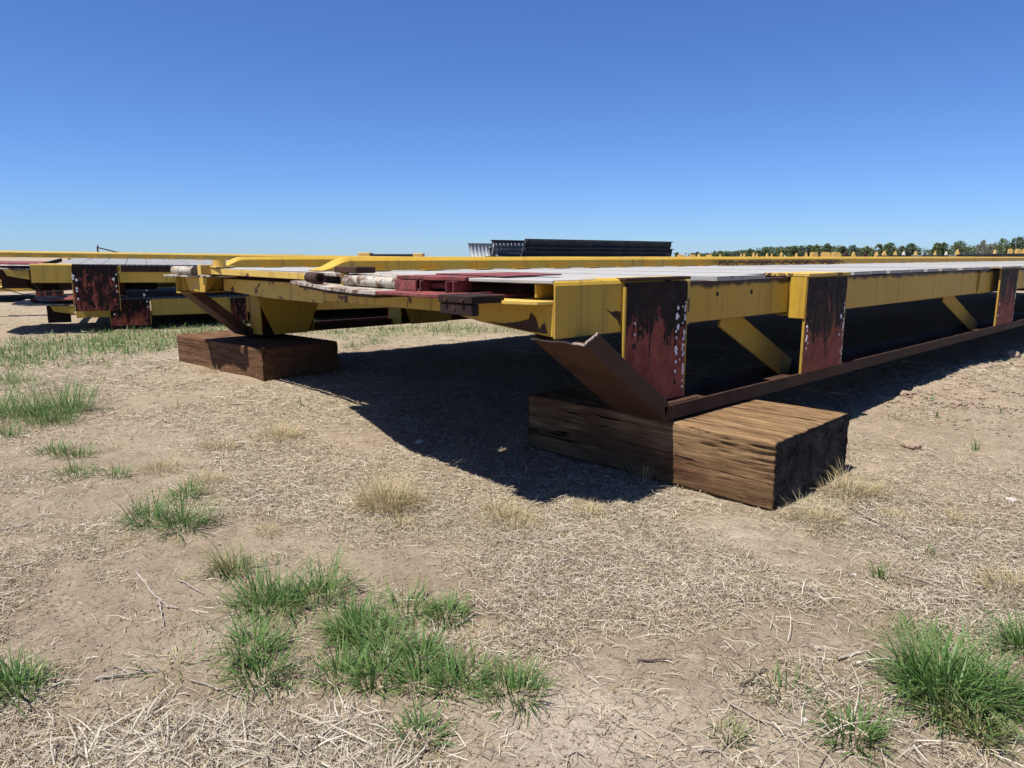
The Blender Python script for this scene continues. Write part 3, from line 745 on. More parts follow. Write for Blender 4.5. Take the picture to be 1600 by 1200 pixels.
# ---------------------------------------------------------------- timber blocks
def timber(loc, rz, lx, ly, lz, label, mat, depth=.012, seed=0, tilt=0.0):
    """beam with split, grooved faces; grain along local y; root corner at the near-left bottom edge"""
    nu, nv = 260, 110
    per = []                                     # rounded rectangle perimeter in (x,z)
    r = .018; pts = []
    total = 2 * (lx + lz)
    for i in range(nu):
        s = total * i / nu
        if s < lx: p = (s, 0, 0, -1)
        elif s < lx + lz: p = (lx, s - lx, 1, 0)
        elif s < 2*lx + lz: p = (lx - (s - lx - lz), lz, 0, 1)
        else: p = (0, lz - (s - 2*lx - lz), -1, 0)
        x, z, nx, nz = p
        cx_ = min(max(x, r), lx - r); cz_ = min(max(z, r), lz - r)
        dx, dz = x - cx_, z - cz_; dd = math.hypot(dx, dz)
        if dd > r: x, z = cx_ + dx / dd * r, cz_ + dz / dd * r; nx, nz = dx / dd, dz / dd
        pts.append((s, x, z, nx, nz))
    A = np.array(pts); ys = np.linspace(0, ly, nv)
    S, Yv = np.meshgrid(A[:, 0], ys)
    g = fbm(S * 30, Yv * 1.3 + seed, 40 + seed, 4); g2 = fbm(S * 75, Yv * 4 + seed, 60 + seed, 3)
    wander = (fbm(Yv * 1.1 + 5, S * 0 + seed, 71, 3) - .5) * .12
    groove = np.minimum(np.abs(fbm((S + wander) * 17, Yv * .7, 80 + seed, 2) - .5), np.abs(fbm((S + wander * .7) * 41, Yv * 1.1 + 3, 84 + seed, 2) - .5) * 1.1)
    side = np.where(np.abs(A[:, 4]) > .7, .28, 1.0)[None, :]
    mask = np.clip((fbm(S * 5 + 3, Yv * .9, 95 + seed, 3) - .40) * 5, 0, 1)
    dep = -depth * side * (.75 * mask * np.clip(.040 - groove, 0, 1) / .040 + .55 * (g - .5) + .45 * (g2 - .5) + .7 * (fbm(S * 4, Yv * 1.5, 97 + seed, 2) - .5))
    dep += -.012 * np.clip((.05 - Yv) / .05, 0, 1) * fbm(S * 12, Yv, 90, 2)
    Xc = A[:, 1] + A[:, 3] * dep; Zc = A[:, 2] + A[:, 4] * dep
    ends = (fbm(S * 20, Yv * 0, 33 + seed, 3) - .5) * .02
    Yc = Yv + ends * ((Yv < .001) | (Yv > ly - .001))
    V = [np.stack([Xc, Yc, Zc], -1).reshape(-1, 3)]; F = []
    for j in range(nv - 1):
        i = np.arange(nu); k = (i + 1) % nu
        F.append(np.stack([j*nu + i, j*nu + k, (j+1)*nu + k, (j+1)*nu + i], -1))
    end = [np.zeros(nu * nv)]; base = nu * nv
    for (row, sgn) in ((0, 1), (nv - 1, -1)):    # end faces as shrinking rings
        ring = V[0].reshape(nv, nu, 3)[row]; c_ = ring.mean(0); prev = row * nu + np.arange(nu)
        cur = ring.copy(); rings = [1.0, .97, .85, .7, .5, .3, .12, .01]
        for q in rings:
            rr = c_ + (ring - c_) * q
            rr[:, 1] = (0 if row == 0 else ly) + (1 if row == 0 else -1) * ((.004 if q > .9 else .0) + (vn(rr[:, 0] * 30, rr[:, 2] * 30, seed) - .5) * .008)
            V.append(rr); end.append(np.ones(nu)); new = base + np.arange(nu); base += nu
            i = np.arange(nu); k = (i + 1) % nu
            qd = np.stack([prev[i], new[i], new[k], prev[k]], -1)
            F.append(qd if row == 0 else qd[:, ::-1]); prev = new
    V = np.concatenate(V); F = np.concatenate(F)
    me = np_mesh('timber_block', V, F[:, ::-1], mat, False, {'endgrain': np.concatenate(end)})
    bm = bmesh.new(); bm.from_mesh(me); bmesh.ops.recalc_face_normals(bm, faces=bm.faces); bm.to_mesh(me); bm.free()
    o = link('timber_block', me); o.location = loc; o.rotation_euler = (0, tilt, rz)
    return tag(o, label, 'timber', 'timber blocks under the deck frame')
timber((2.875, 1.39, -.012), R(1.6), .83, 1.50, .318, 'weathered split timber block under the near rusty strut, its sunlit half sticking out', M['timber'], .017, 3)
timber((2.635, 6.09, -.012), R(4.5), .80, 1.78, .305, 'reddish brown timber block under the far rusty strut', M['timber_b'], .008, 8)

# ---------------------------------------------------------------- straw litter (uncountable)
def ribbons(n, x, y, z, ang, length, width, lift, curl, segs=2, name='straw', mat=None, lean=None):
    """n thin blades lying about: each a strip of segs quads"""
    t = np.linspace(0, 1, segs + 1)[None, :]
    a = ang[:, None] + curl[:, None] * (t - .5)
    L = length[:, None]
    px = x[:, None] + np.cumsum(np.cos(a) * L / segs, 1); py = y[:, None] + np.cumsum(np.sin(a) * L / segs, 1)
    pz = z[:, None] + lift[:, None] * (t * (1 if lean is not None else 1)) + (.12 * L * np.sin(t * math.pi) * rng.random((n, 1)))
    wd = width[:, None] * (1 - .75 * t ** 2)
    sx = -np.sin(a) * wd / 2; sy = np.cos(a) * wd / 2
    tilt = (rng.random((n, 1)) - .5) * wd * .9
    V = np.stack([np.stack([px - sx, py - sy, pz - tilt], -1), np.stack([px + sx, py + sy, pz + tilt], -1)], 2)  # n, s+1, 2, 3
    k = (segs + 1) * 2
    V = V.reshape(n * k, 3)
    b = np.arange(n)[:, None] * k + (np.arange(segs) * 2)[None, :]
    F = np.stack([b, b + 1, b + 3, b + 2], -1).reshape(-1, 4)
    return V, F

def scatter(n, dmin, dmax, power=2):
    u = rng.random(n)
    if power == 2: d = 1 / (1/dmin + (1/dmax - 1/dmin) * u)
    else: d = dmin * (dmax / dmin) ** u
    lat = (rng.random(n) * 2 - 1) * (d * .82 + .35)
    return d * FX + lat * RX, d * FY + lat * RY, d

def inside_timber(x, y):
    return ((x > 2.84) & (x < 3.72) & (y > 1.38) & (y < 2.92)) | ((x > 2.48) & (x < 3.42) & (y > 6.07) & (y < 7.9))

def litter(name, n, dmin, dmax, lmin, lmax, wmin, wmax, mat, thr, label, power=2, maxlift=.018, fn=thatch):
    x, y, d = scatter(n, dmin, dmax, power)
    keep = (fn(x, y) > thr + rng.random(n) * (.55)) & ~inside_timber(x, y)
    x, y, d = x[keep], y[keep], d[keep]; n = len(x)
    L = lmin + (lmax - lmin) * rng.random(n) ** 2; W = (wmin + (wmax - wmin) * rng.random(n)) * np.clip(d / 2.6, 1, 2.6)
    L = L * np.clip(d / 4, 1, 2.0)
    z = gh(x, y) + .001 + rng.random(n) * .006
    V, F = ribbons(n, x, y, z, rng.random(n) * 6.283, L, W, (rng.random(n) ** 2) * maxlift - .003, (rng.random(n) - .5) * 2.6, 2)
    o = link(name, np_mesh(name, V, F, mat)); tag(o, label, 'straw', None, 'stuff'); return n
N = litter('dead_grass_litter', 430000, 1.25, 16, .010, .045, .0011, .0026, M['straw'], .12, 'short dead grass stems lying over the dry soil')
N += litter('grey_grass_litter', 90000, 1.25, 12, .02, .10, .0012, .0026, M['grey_straw'], .30, 'greyish dead stems lying loose over the soil')
N += litter('dark_grass_bits', 45000, 1.25, 9, .008, .04, .0012, .003, M['twig_dark'], .20, 'dark brown broken stems among the dead grass')
sparse = lambda x, y: np.full(np.shape(x), .62) + (fbm(x * 3, y * 3, 77) - .5) * .9
N += litter('scattered_stems', 16000, 1.25, 9, .02, .09, .0011, .0024, M['straw'], .25, 'thin scattered dry stems on the bare soil', fn=sparse)

# soil crumbs: small clods all over the bare patches
def crumbs(name, n, dmin, dmax, rmin, rmax, mat, label, fn, thr):
    x, y, d = scatter(n, dmin, dmax); keep = (fn(x, y) > thr + rng.random(n) * .3) & ~inside_timber(x, y)
    x, y, d = x[keep], y[keep], d[keep]; n = len(x)
    base = np.array([(1,0,0),(.3,.95,0),(-.8,.6,0),(-.8,-.6,0),(.3,-.95,0),(0,0,1),(0,0,-.5)], float)
    r = (rmin + (rmax - rmin) * rng.random(n) ** 5) * np.clip(d / 3, 1, 2.5)
    a = rng.random(n) * 6.283; ca, sa = np.cos(a)[:, None], np.sin(a)[:, None]
    B = base[None] * (.7 + .6 * rng.random((n, 7, 1)))
    V = np.stack([B[..., 0] * ca - B[..., 1] * sa, B[..., 0] * sa + B[..., 1] * ca, B[..., 2] * .8], -1) * r[:, None, None]
    V += np.stack([x, y, gh(x, y) + r * .25], -1)[:, None, :]
    f = np.array([(i, (i + 1) % 5, 5) for i in range(5)] + [((i + 1) % 5, i, 6) for i in range(5)])
    F = (np.arange(n)[:, None, None] * 7 + f[None]).reshape(-1, 3)
    o = link(name, np_mesh(name, V.reshape(-1, 3), F, mat)); tag(o, label, 'soil', None, 'stuff')
bare = lambda x, y: 1 - thatch(x, y)
crumbs('soil_crumbs', 34000, 1.25, 12, .0008, .0055, M['clod'], 'small crumbs of dry soil on the bare patches', bare, .25)

bank_c = blobset([(1330, 560, 1640, 680, 1.0)])
bankf = lambda x, y: blobeval(bank_c, x, y, -.25) * (fbm(x * 4, y * 4, 87, 3) > .45)
crumbs('bank_clods', 90000, 2.5, 14, .002, .011, M['clod'], 'loose clods on the low dirt bank at the right', bankf, .15)
# ---------------------------------------------------------------- grass tufts
TUFT_POS = []
def tuft_arrays(n, h, r, wd, lean=.9, seed=0, segs=4, flat=0.0):
    g = np.random.default_rng(seed)
    a = g.random(n) * 6.283; rr = r * np.sqrt(g.random(n))
    x = rr * np.cos(a); y = rr * np.sin(a)
    out = a + (g.random(n) - .5) * 1.8                 # blades lean outward
    H = h * (.35 + .75 * g.random(n)); ln = (lean * (.25 + .9 * g.random(n)) * (.35 + rr / max(r, 1e-4)))
    t = np.linspace(0, 1, segs + 1)[None, :]
    phi = ln[:, None] * (.45 + 1.3 * t) + flat         # angle from vertical grows to the tip
    ds = H[:, None] / segs
    hx = np.cumsum(np.sin(phi) * ds, 1) - np.sin(phi[:, :1]) * ds; hz = np.cumsum(np.cos(phi) * ds, 1) - np.cos(phi[:, :1]) * ds
    tw = out[:, None] + (g.random((n, 1)) - .5) * .9 * t
    px = x[:, None] + hx * np.cos(tw); py = y[:, None] + hx * np.sin(tw); pz = hz - .008
    w_ = (wd * (.55 + .7 * g.random(n)))[:, None] * (1 - t ** 2.2 * .93)
    rot = out[:, None] + math.pi / 2 + (g.random((n, 1)) - .5) * 1.2
    sx = np.cos(rot) * w_ / 2; sy = np.sin(rot) * w_ / 2
    V = np.stack([np.stack([px - sx, py - sy, pz], -1), np.stack([px + sx, py + sy, pz], -1)], 2)
    k = (segs + 1) * 2; b = np.arange(n)[:, None] * k + (np.arange(segs) * 2)[None, :]
    return V.reshape(-1, 3), np.stack([b, b + 1, b + 3, b + 2], -1).reshape(-1, 4)

def tuft(px, py, wpx, hpx, n, label, mat='grass', name='grass_tuft', lean=1.15, wd=.0038, group='green grass tufts on the dry ground', cat='grass tuft', dry=.1, sub=1):
    x, y = at(px, py); dep = x * FX + y * FY
    r = wpx / FPX * dep / 2 * 1.2; h = hpx / FPX * dep * 1.02
    TUFT_POS.append((x, y, r, mat, h))
    t = empty(name, (x, y, gz(x, y)), 0, label, cat, group)
    s = int(px * 7 + py)
    VV, FF, off = [], [], 0; g = np.random.default_rng(s)
    nb = max(1, sub)
    offs = g.normal(size=(nb, 2)) * r * .58; offs -= offs.mean(0)
    for k in range(nb):
        ox, oy = offs[k]
        V, F = tuft_arrays(max(8, int(n * 1.7) // nb), h * 1.2, r * (.75 if nb == 1 else .50), wd, lean, s + k)
        V = V + np.array([ox, oy, (gz(x + ox, y + oy) - gz(x, y)) if nb > 1 else 0]); VV.append(V); FF.append(F + off); off += len(V)
    b = link('blades', np_mesh('blades', np.concatenate(VV), np.concatenate(FF), M[mat]), t); b['kind'] = 'stuff'
    if dry:
        V, F = tuft_arrays(max(6, int(n * dry)), h * .7, r * .8, wd * .8, 1.5, s + 99)
        d_ = link('dead_blades', np_mesh('dead_blades', V, F, M['tawny']), t); d_['kind'] = 'stuff'
    return t

tuft(1480, 1090, 135, 112, 560, 'largest dense green grass tuft at the right edge', wd=.0045, lean=1.05, sub=5)
tuft(1600, 1020, 80, 80, 150, 'green tuft at the right edge just behind the largest tuft', wd=.0036, sub=2)
tuft(1445, 1000, 80, 50, 70, 'small thin green tuft touching the left rear of the largest tuft', wd=.003)
tuft(450, 935, 125, 80, 300, 'bright green tuft forming the upper left end of the grass patch at bottom centre', sub=3)
tuft(455, 1010, 125, 75, 320, 'deep green tuft in the lower left of the grass patch at bottom centre', sub=3)
tuft(600, 990, 150, 65, 330, 'broad bluish green tuft in the middle of the grass patch at bottom centre', sub=5)
tuft(700, 960, 90, 45, 130, 'green tuft at the upper right of the patch beside a curved twig', sub=2)
tuft(560, 1060, 110, 60, 170, 'ragged tuft with bent blades below the patch at bottom centre', wd=.0042, lean=1.1, sub=2)
tuft(655, 1110, 100, 60, 140, 'lowest open tuft of the patch at bottom centre', sub=2)
tuft(720, 1070, 90, 65, 120, 'thin spiky tuft right of the lowest tuft of the patch', sub=2)
tuft(800, 1085, 110, 55, 150, 'low spreading tuft at the right end of the patch casting long thin shadows', lean=1.1)
tuft(260, 820, 95, 62, 210, 'compact green tuft left of centre on bare soil', sub=2)
tuft(290, 775, 50, 35, 80, 'small dark green tuft just behind the compact tuft', sub=1)
tuft(360, 885, 75, 55, 130, 'mixed green and straw tuft above the bottom centre patch', mat='mixed', sub=2)
tuft(100, 710, 75, 30, 170, 'dark green cushion tuft on bare soil at the left', sub=2)
tuft(120, 745, 70, 28, 100, 'spreading green tuft just below the dark cushion tuft', lean=1.1)
tuft(188, 745, 40, 30, 40, 'thin upright tuft between the cushion tuft and the compact tuft')
tuft(30, 655, 130, 66, 620, 'wide lush green clump at the left edge in the middle distance', sub=6)
tuft(22, 1075, 85, 75, 150, 'blurry green tuft in the lower left corner', wd=.005, sub=2)
tuft(130, 618, 45, 14, 60, 'small tuft right of the wide lush clump at the left edge', mat='mixed')
tuft(1140, 1150, 55, 40, 60, 'small yellowing tuft near the bottom edge right of centre', mat='mixed', lean=1.1)
tuft(1225, 1080, 85, 50, 45, 'sparse tuft with long arching blades left of the largest tuft', lean=1.2, wd=.0045)
tuft(1335, 1150, 90, 60, 110, 'green tuft near the bottom edge left of the largest tuft', lean=1.0, wd=.0045)
tuft(1525, 1150, 85, 50, 110, 'yellow green leafy tuft below the largest tuft', mat='mixed', lean=1.0, wd=.005)
tuft(1375, 898, 22, 28, 26, 'tiny upright dark tuft on bare soil on the right', lean=.5)
tuft(1448, 862, 36, 16, 50, 'tiny bright tuft at the end of a long twig on the right')
tuft(1525, 705, 14, 22, 14, 'single sprig on the right beyond the long twig', lean=.4)
tuft(1410, 975, 20, 30, 10, 'few curved blades between the tiny tuft and the largest tuft', lean=.9)
tuft(270, 1035, 120, 48, 26, 'straggly seedling with long arching blades on bare soil', lean=1.5, wd=.004)
tuft(185, 540, 60, 18, 120, 'far green tuft in front of the stacked frames', sub=2)
tuft(565, 540, 50, 16, 110, 'far green tuft between the blocks seen under the deck end', sub=2)
tuft(600, 528, 50, 15, 110, 'far green tuft right behind the one between the blocks', sub=2)
tuft(165, 556, 50, 12, 70, 'low green tuft left of the far timber block', sub=2)
tuft(640, 1030, 110, 60, 190, 'bluish green tuft between the broad tuft and the lowest open tuft', sub=3)
tuft(545, 985, 70, 50, 110, 'small green tuft joining the deep green tuft to the broad one', sub=2)
tuft(1590, 1105, 80, 70, 170, 'tall green tuft cut by the right edge beside the largest tuft', wd=.004, sub=2)
tuft(60, 668, 80, 36, 200, 'dense green lobe on the right of the wide lush clump', sub=3)
tuft(15, 600, 90, 30, 150, 'pale green tuft behind the wide lush clump at the left edge', sub=3)
G2 = 'tawny dead grass tufts'
def dry(px, py, w_, h_, n, label): return tuft(px, py, w_, h_, n, label, 'tawny', 'dry_grass_tuft', .95, .0024, G2, 'grass tuft', 0)
dry(605, 790, 95, 55, 330, 'largest straw coloured tuft in front of the shadow')
dry(435, 682, 70, 28, 200, 'pale straw tuft left of the deck shadow')
dry(345, 700, 60, 16, 130, 'low golden tuft left of the pale straw tuft')
dry(255, 735, 60, 28, 130, 'tawny tuft between the cushion tuft and the compact green tuft')
dry(325, 755, 70, 24, 130, 'loose tawny tuft behind the small dark green tuft')
dry(800, 815, 90, 34, 200, 'wide straw tuft in front of the shadow, right of the largest straw tuft')
dry(915, 800, 60, 26, 120, 'small straw tuft left of the near timber block')
dry(780, 800, 60, 34, 100, 'spiky straw tuft leaning over the shadow edge')
dry(1275, 812, 90, 44, 130, 'greyish straw tuft at the shaded end of the near timber block')
dry(1330, 768, 90, 48, 190, 'tall grey straw tuft at the right corner of the near timber block')
dry(1580, 920, 80, 40, 160, 'straw tuft at the right edge above the green tufts')
dry(1395, 805, 60, 22, 90, 'straw tuft beside the long twig on the right')
dry(1490, 812, 60, 20, 90, 'straw tuft farther right of the long twig')
dry(1010, 745, 70, 44, 100, 'grey straw tuft in the shade against the near timber block')
dry(340, 580, 60, 16, 120, 'straw tuft at the foot of the far timber block')
dry(420, 828, 50, 18, 60, 'faint straw tuft right of the compact green tuft')
dry(620, 820, 80, 20, 120, 'flat straw tuft just in front of the largest straw tuft')

# sprigs straggling between the tufts
VV, FF, off = [], [], 0
g_ = np.random.default_rng(5)
for (x, y, r, mat, h) in TUFT_POS:
    if mat == 'tawny': continue
    for k in range(9):
        a = g_.random() * 6.283; q = r * (1.0 + 1.3 * g_.random()); xx, yy = x + q * math.cos(a), y + q * math.sin(a)
        if inside_timber(np.array([xx]), np.array([yy]))[0]: continue
        V, F = tuft_arrays(int(3 + 10 * g_.random()), h * (.2 + .35 * g_.random()), .012 + .02 * g_.random(), .0032, 1.5, int(1e6 * g_.random()))
        V = V + np.array([xx, yy, gz(xx, yy)]); VV.append(V); FF.append(F + off); off += len(V)
tag(link('grass_sprigs', np_mesh('grass_sprigs', np.concatenate(VV), np.concatenate(FF), M['mixed'])), 'small grass sprigs straggling between the tufts', 'grass', None, 'stuff')
VV, FF, off = [], [], 0
for k in range(420):
    d = 1.4 * (8 / 1.4) ** g_.random(); lat = (g_.random() * 2 - 1) * d * .8; xx, yy = d * FX + lat * RX, d * FY + lat * RY
    if inside_timber(np.array([xx]), np.array([yy]))[0]: continue
    V, F = tuft_arrays(int(8 + 40 * g_.random()), .02 + .05 * g_.random(), .02 + .05 * g_.random(), .0018, 1.4, k)
    V = V + np.array([xx, yy, gz(xx, yy)]); VV.append(V); FF.append(F + off); off += len(V)
tag(link('dry_sprigs', np_mesh('dry_sprigs', np.concatenate(VV), np.concatenate(FF), M['tawny'])), 'low wisps of dead grass standing out of the litter', 'grass', None, 'stuff')
# long pale straw heap bottom left: many long wide dead blades
def heap(name, boxes, n, label, mat, lmin, lmax, wmin, wmax, lift):
    VV, FF, off = [], [], 0
    for (x0, y0, x1, y1) in boxes:
        pts = [at(random.uniform(x0, x1), random.uniform(y0, y1)) for _ in range(n)]
        p = np.array(pts); p = p[fbm(p[:, 0] * 7, p[:, 1] * 7, 63, 3) > .40 + .14 * rng.random(len(p))]; k = len(p)
        V, F = ribbons(k, p[:, 0], p[:, 1], gh(p[:, 0], p[:, 1]) + .002 + rng.random(k) * .012, rng.random(k) * 6.283,
                       lmin + (lmax - lmin) * rng.random(k) ** 1.6, wmin + (wmax - wmin) * rng.random(k), (rng.random(k) ** 1.5) * lift, (rng.random(k) - .5) * 1.5, 4)
        VV.append(V); FF.append(F + off); off += len(V)
    o = link(name, np_mesh(name, np.concatenate(VV), np.concatenate(FF), mat)); tag(o, label, 'straw', None, 'stuff')
heap('long_straw_litter', [(-80, 1165, 640, 1300), (130, 1125, 420, 1185), (440, 1150, 620, 1230), (520, 1125, 610, 1180)], 420, 'long pale dead blades heaped along the bottom edge', M['grey_straw'], .03, .13, .0014, .0038, .04)
heap('long_straw_stems', [(-40, 760, 120, 830), (1250, 1060, 1480, 1170), (1180, 880, 1420, 1130), (1420, 1020, 1640, 1190), (1280, 740, 1420, 830), (950, 740, 1080, 790)], 130, 'long pale stems lying among the tufts', M['grey_straw'], .04, .17, .0014, .003, .03)

# far green ground cover, short blades
def field(name, n, dmin, dmax, h0, h1, label, mat='grass', wd=.006):
    x, y, d = scatter(n, dmin, dmax, 1)
    keep = (green(x, y) > .08 + rng.random(n) * .55) & ~inside_timber(x, y); x, y, d = x[keep], y[keep], d[keep]; n = len(x)
    g = rng; a = g.random(n) * 6.283; H = (h0 + (h1 - h0) * g.random(n) ** 2); t = np.array([0, .5, 1.0])[None]
    ln = g.random((n, 1)) * .8
    px = x[:, None] + np.cos(a)[:, None] * np.sin(ln * (1 + t)) * H[:, None] * t; py = y[:, None] + np.sin(a)[:, None] * np.sin(ln * (1 + t)) * H[:, None] * t
    pz = gh(x, y)[:, None] + H[:, None] * t * np.cos(ln) - .005
    w_ = wd * (1 - .9 * t) * np.ones((n, 1)); b_ = a[:, None] + 1.57
    V = np.stack([np.stack([px - np.cos(b_) * w_, py - np.sin(b_) * w_, pz], -1), np.stack([px + np.cos(b_) * w_, py + np.sin(b_) * w_, pz], -1)], 2).reshape(-1, 3)
    b = np.arange(n)[:, None] * 6 + (np.arange(2) * 2)[None]
    F = np.stack([b, b + 1, b + 3, b + 2], -1).reshape(-1, 4)
    tag(link(name, np_mesh(name, V, F, M[mat])), label, 'grass', None, 'stuff')
field('green_ground_cover', 110000, 4.5, 16, .02, .11, 'patchy green grass growing toward the stacked frames')

# ---------------------------------------------------------------- twigs, stones, clods
def twig(pts, r, label, mat='twig', lift=.006, forks=()):
    P = [at(*p) for p in pts]
    def line(Q, r0, r1):
        out = []
        for (a, b) in zip(Q[:-1], Q[1:]):
            for i in range(5):
                u = i / 5; x = a[0] + (b[0] - a[0]) * u; y = a[1] + (b[1] - a[1]) * u
                out.append((x + random.uniform(-.0025, .0025), y + random.uniform(-.0025, .0025), gz(x, y) + lift + random.uniform(0, .003)))
        x, y = Q[-1]; out.append((x, y, gz(x, y) + lift)); mb.tube(out, r0, 6, r1 / r0)
    mb = MB(); line(P, r, r * .4)
    for f in forks: line([at(*p) for p in f], r * .7, r * .3)
    return tag(mb.build('twig', M[mat], None, smooth=True), label, 'twig', 'twigs lying on the ground')
twig([(212, 892), (240, 925), (262, 942), (280, 945)], .0045, 'pale forked twig on bare soil at lower left', forks=[[(248, 932), (252, 955), (256, 976)]])
twig([(148, 1062), (200, 1050), (250, 1043)], .004, 'pale twig lying on bare soil near the lower left tuft', forks=[[(205, 1049), (175, 1036)]])
twig([(296, 1060), (350, 1073), (388, 1090)], .0026, 'thin curved pale stem on bare soil near the straggly seedling')
twig([(278, 900), (300, 912), (318, 922)], .003, 'short pale twig right of the forked twig')
twig([(712, 975), (745, 958), (780, 955), (810, 962)], .0032, 'curved grey twig at the right end of the green patch')
twig([(993, 1037), (1020, 1038), (1050, 1035)], .004, 'short dark stick lying flat right of the green patch', 'twig_dark')
twig([(1328, 792), (1370, 815), (1400, 832), (1430, 850)], .005, 'long grey brown twig right of the near timber block', 'twig_dark')
twig([(1156, 1076), (1180, 1060), (1200, 1048)], .004, 'dark stick pointing at the sparse arching tuft', 'twig_dark')
twig([(-20, 835), (20, 828), (60, 820)], .004, 'pale bleached stem at the left edge beside the grey straw patch')
twig([(540, 900), (560, 920), (600, 930)], .0022, 'thin wiry stem right of the mixed green and straw tuft', 'twig_dark')
twig([(1505, 910), (1540, 925), (1580, 945)], .003, 'pale straight stem near the right edge')
twig([(1400, 895), (1460, 918), (1520, 940)], .0026, 'long thin stem crossing the bare soil on the right')
twig([(1130, 1092), (1180, 1120), (1240, 1152)], .0024, 'thin pale stem slanting down to the bottom right tufts')
twig([(1310, 1032), (1350, 1022), (1380, 1035)], .004, 'weathered stick left of the largest tuft')
twig([(1090, 1180), (1120, 1178), (1150, 1182)], .003, 'short stick near the bottom edge under the yellowing tuft')
twig([(880, 1190), (900, 1182), (925, 1196)], .0024, 'small curled stem at the bottom edge of the bare patch')

def rock(px, py, rpx, label, mat='stone', name='stone', cat='stone', flat=.6, group='small stones on the soil'):
    x, y = at(px, py); dep = x * FX + y * FY; r = rpx / FPX * dep
    bm = bmesh.new(); bmesh.ops.create_icosphere(bm, subdivisions=2, radius=r)
    sd = Vector((px, py, 0))
    for v in bm.verts:
        k = 1 + .45 * mnoise.noise(v.co / r * 1.3 + sd); v.co *= k; v.co.z *= flat
    me = bpy.data.meshes.new(name); bm.to_mesh(me); bm.free(); me.materials.append(M[mat])
    o = link(name, me); o.location = (x, y, gz(x, y) + r * flat * .4)
    return tag(o, label, cat, group)
rock(1580, 787, 9, 'pale angular stone at the right edge above the straw tufts')
rock(455, 1082, 6, 'small white stone below the deep green tuft')
rock(1335, 893, 4, 'small round stone left of the tiny upright tuft')
rock(1277, 1011, 5, 'pale pebble on bare soil right of centre')
rock(1196, 922, 4, 'pebble among dead grass above the short dark stick')
rock(1452, 938, 3.5, 'tiny pebble near the long thin stem')
rock(1258, 1122, 5, 'pebble left of the green tuft at the bottom right')
rock(655, 688, 8, 'pale flat stone inside the edge of the deck shadow')
GC = 'clods along the shadow edge on the right'
for (a, b, c_, l_) in ((1415, 622, 12, 'largest pale clod in the shadow edge right of the near block'), (1440, 632, 6, 'small clod beside the largest pale clod'), (1577, 556, 16, 'big rough clod at the right edge where the shadow ends'),
                       (1540, 582, 9, 'clod left of the big rough clod'), (1590, 573, 10, 'clod in the sun below the big rough clod'), (1495, 640, 8, 'flat clod on the brown soil at the right'), (1535, 632, 7, 'low clod near the right edge on brown soil'),
                       (1425, 700, 15, 'dark matted root clump on the right')):
    rock(a, b, c_, l_, 'clod', 'soil_clod', 'clod', .5, GC)

# chain lying on the deck beside the curb
ch = empty('rusty_chain', (7.1, 4.22, 1.004), 0, 'dark rusty chain lying along the foot of the deck curb', 'chain')
def link_mesh():
    mb = MB(); n = 14; ring = []
    for i in range(n + 1):
        a = 2 * math.pi * i / n; ring.append((.045 * math.cos(a) + (.02 if math.cos(a) > 0 else -.02), .028 * math.sin(a), 0))
    mb.tube(ring, .008, 6); return mb.mesh('chain_link', M['rust'])
lm = link_mesh()
for i in range(44):
    o = bpy.data.objects.new('chain_link', lm); C.objects.link(o); o.parent = ch
    o.location = (i * .075, .05 * math.sin(i * .5), .018 + (.012 if i % 2 else 0)); o.rotation_euler = (0 if i % 2 else R(70), random.uniform(-.15, .15), .3 * math.cos(i * .5))

# rod sticking up beyond the left stack
MBr = MB().tube([(0, 0, 0), (0, 0, .26), (.02, 0, .30)], .02, 6).tube([(0, 0, .24), (.5, 0, .10), (1.0, 0, .05)], .018, 6)
rx_, ry_ = far(164, 19)
o = MBr.build('bent_rod', M['rust'], None); o.location = (rx_, ry_, 1.10); o.rotation_euler = (0, 0, R(-25))
tag(o, 'bent rusty rod sticking up above the left stack against the sky', 'rod')
# far stack supporting it: dark flat bundle
o = MB().box(0, 0, 0, 5.2, .9, 1.17).build('steel_bundle', M['concrete'], None, .02); o.location = (rx_, ry_ - .2, 0); o.rotation_euler = (0, 0, R(-21))
tag(o, 'low grey steel bundle behind the left stack under the bent rod', 'bundle')
ax, ay = far(563, 30)
t = empty('yellow_crate', (ax, ay, 0), R(-43), 'low yellow and black frame far beyond the deck, left of the corrugated sheets', 'frame')
MB().box(0, 0, 0, .5, .8, 1.27).box(2.3, 0, 0, 2.7, .8, 1.24).build('end_block', M['tip'], t, .02)
MB().box(.5, .1, .9, 2.3, .7, 1.21).build('crossbar', M['black'], t, .02)

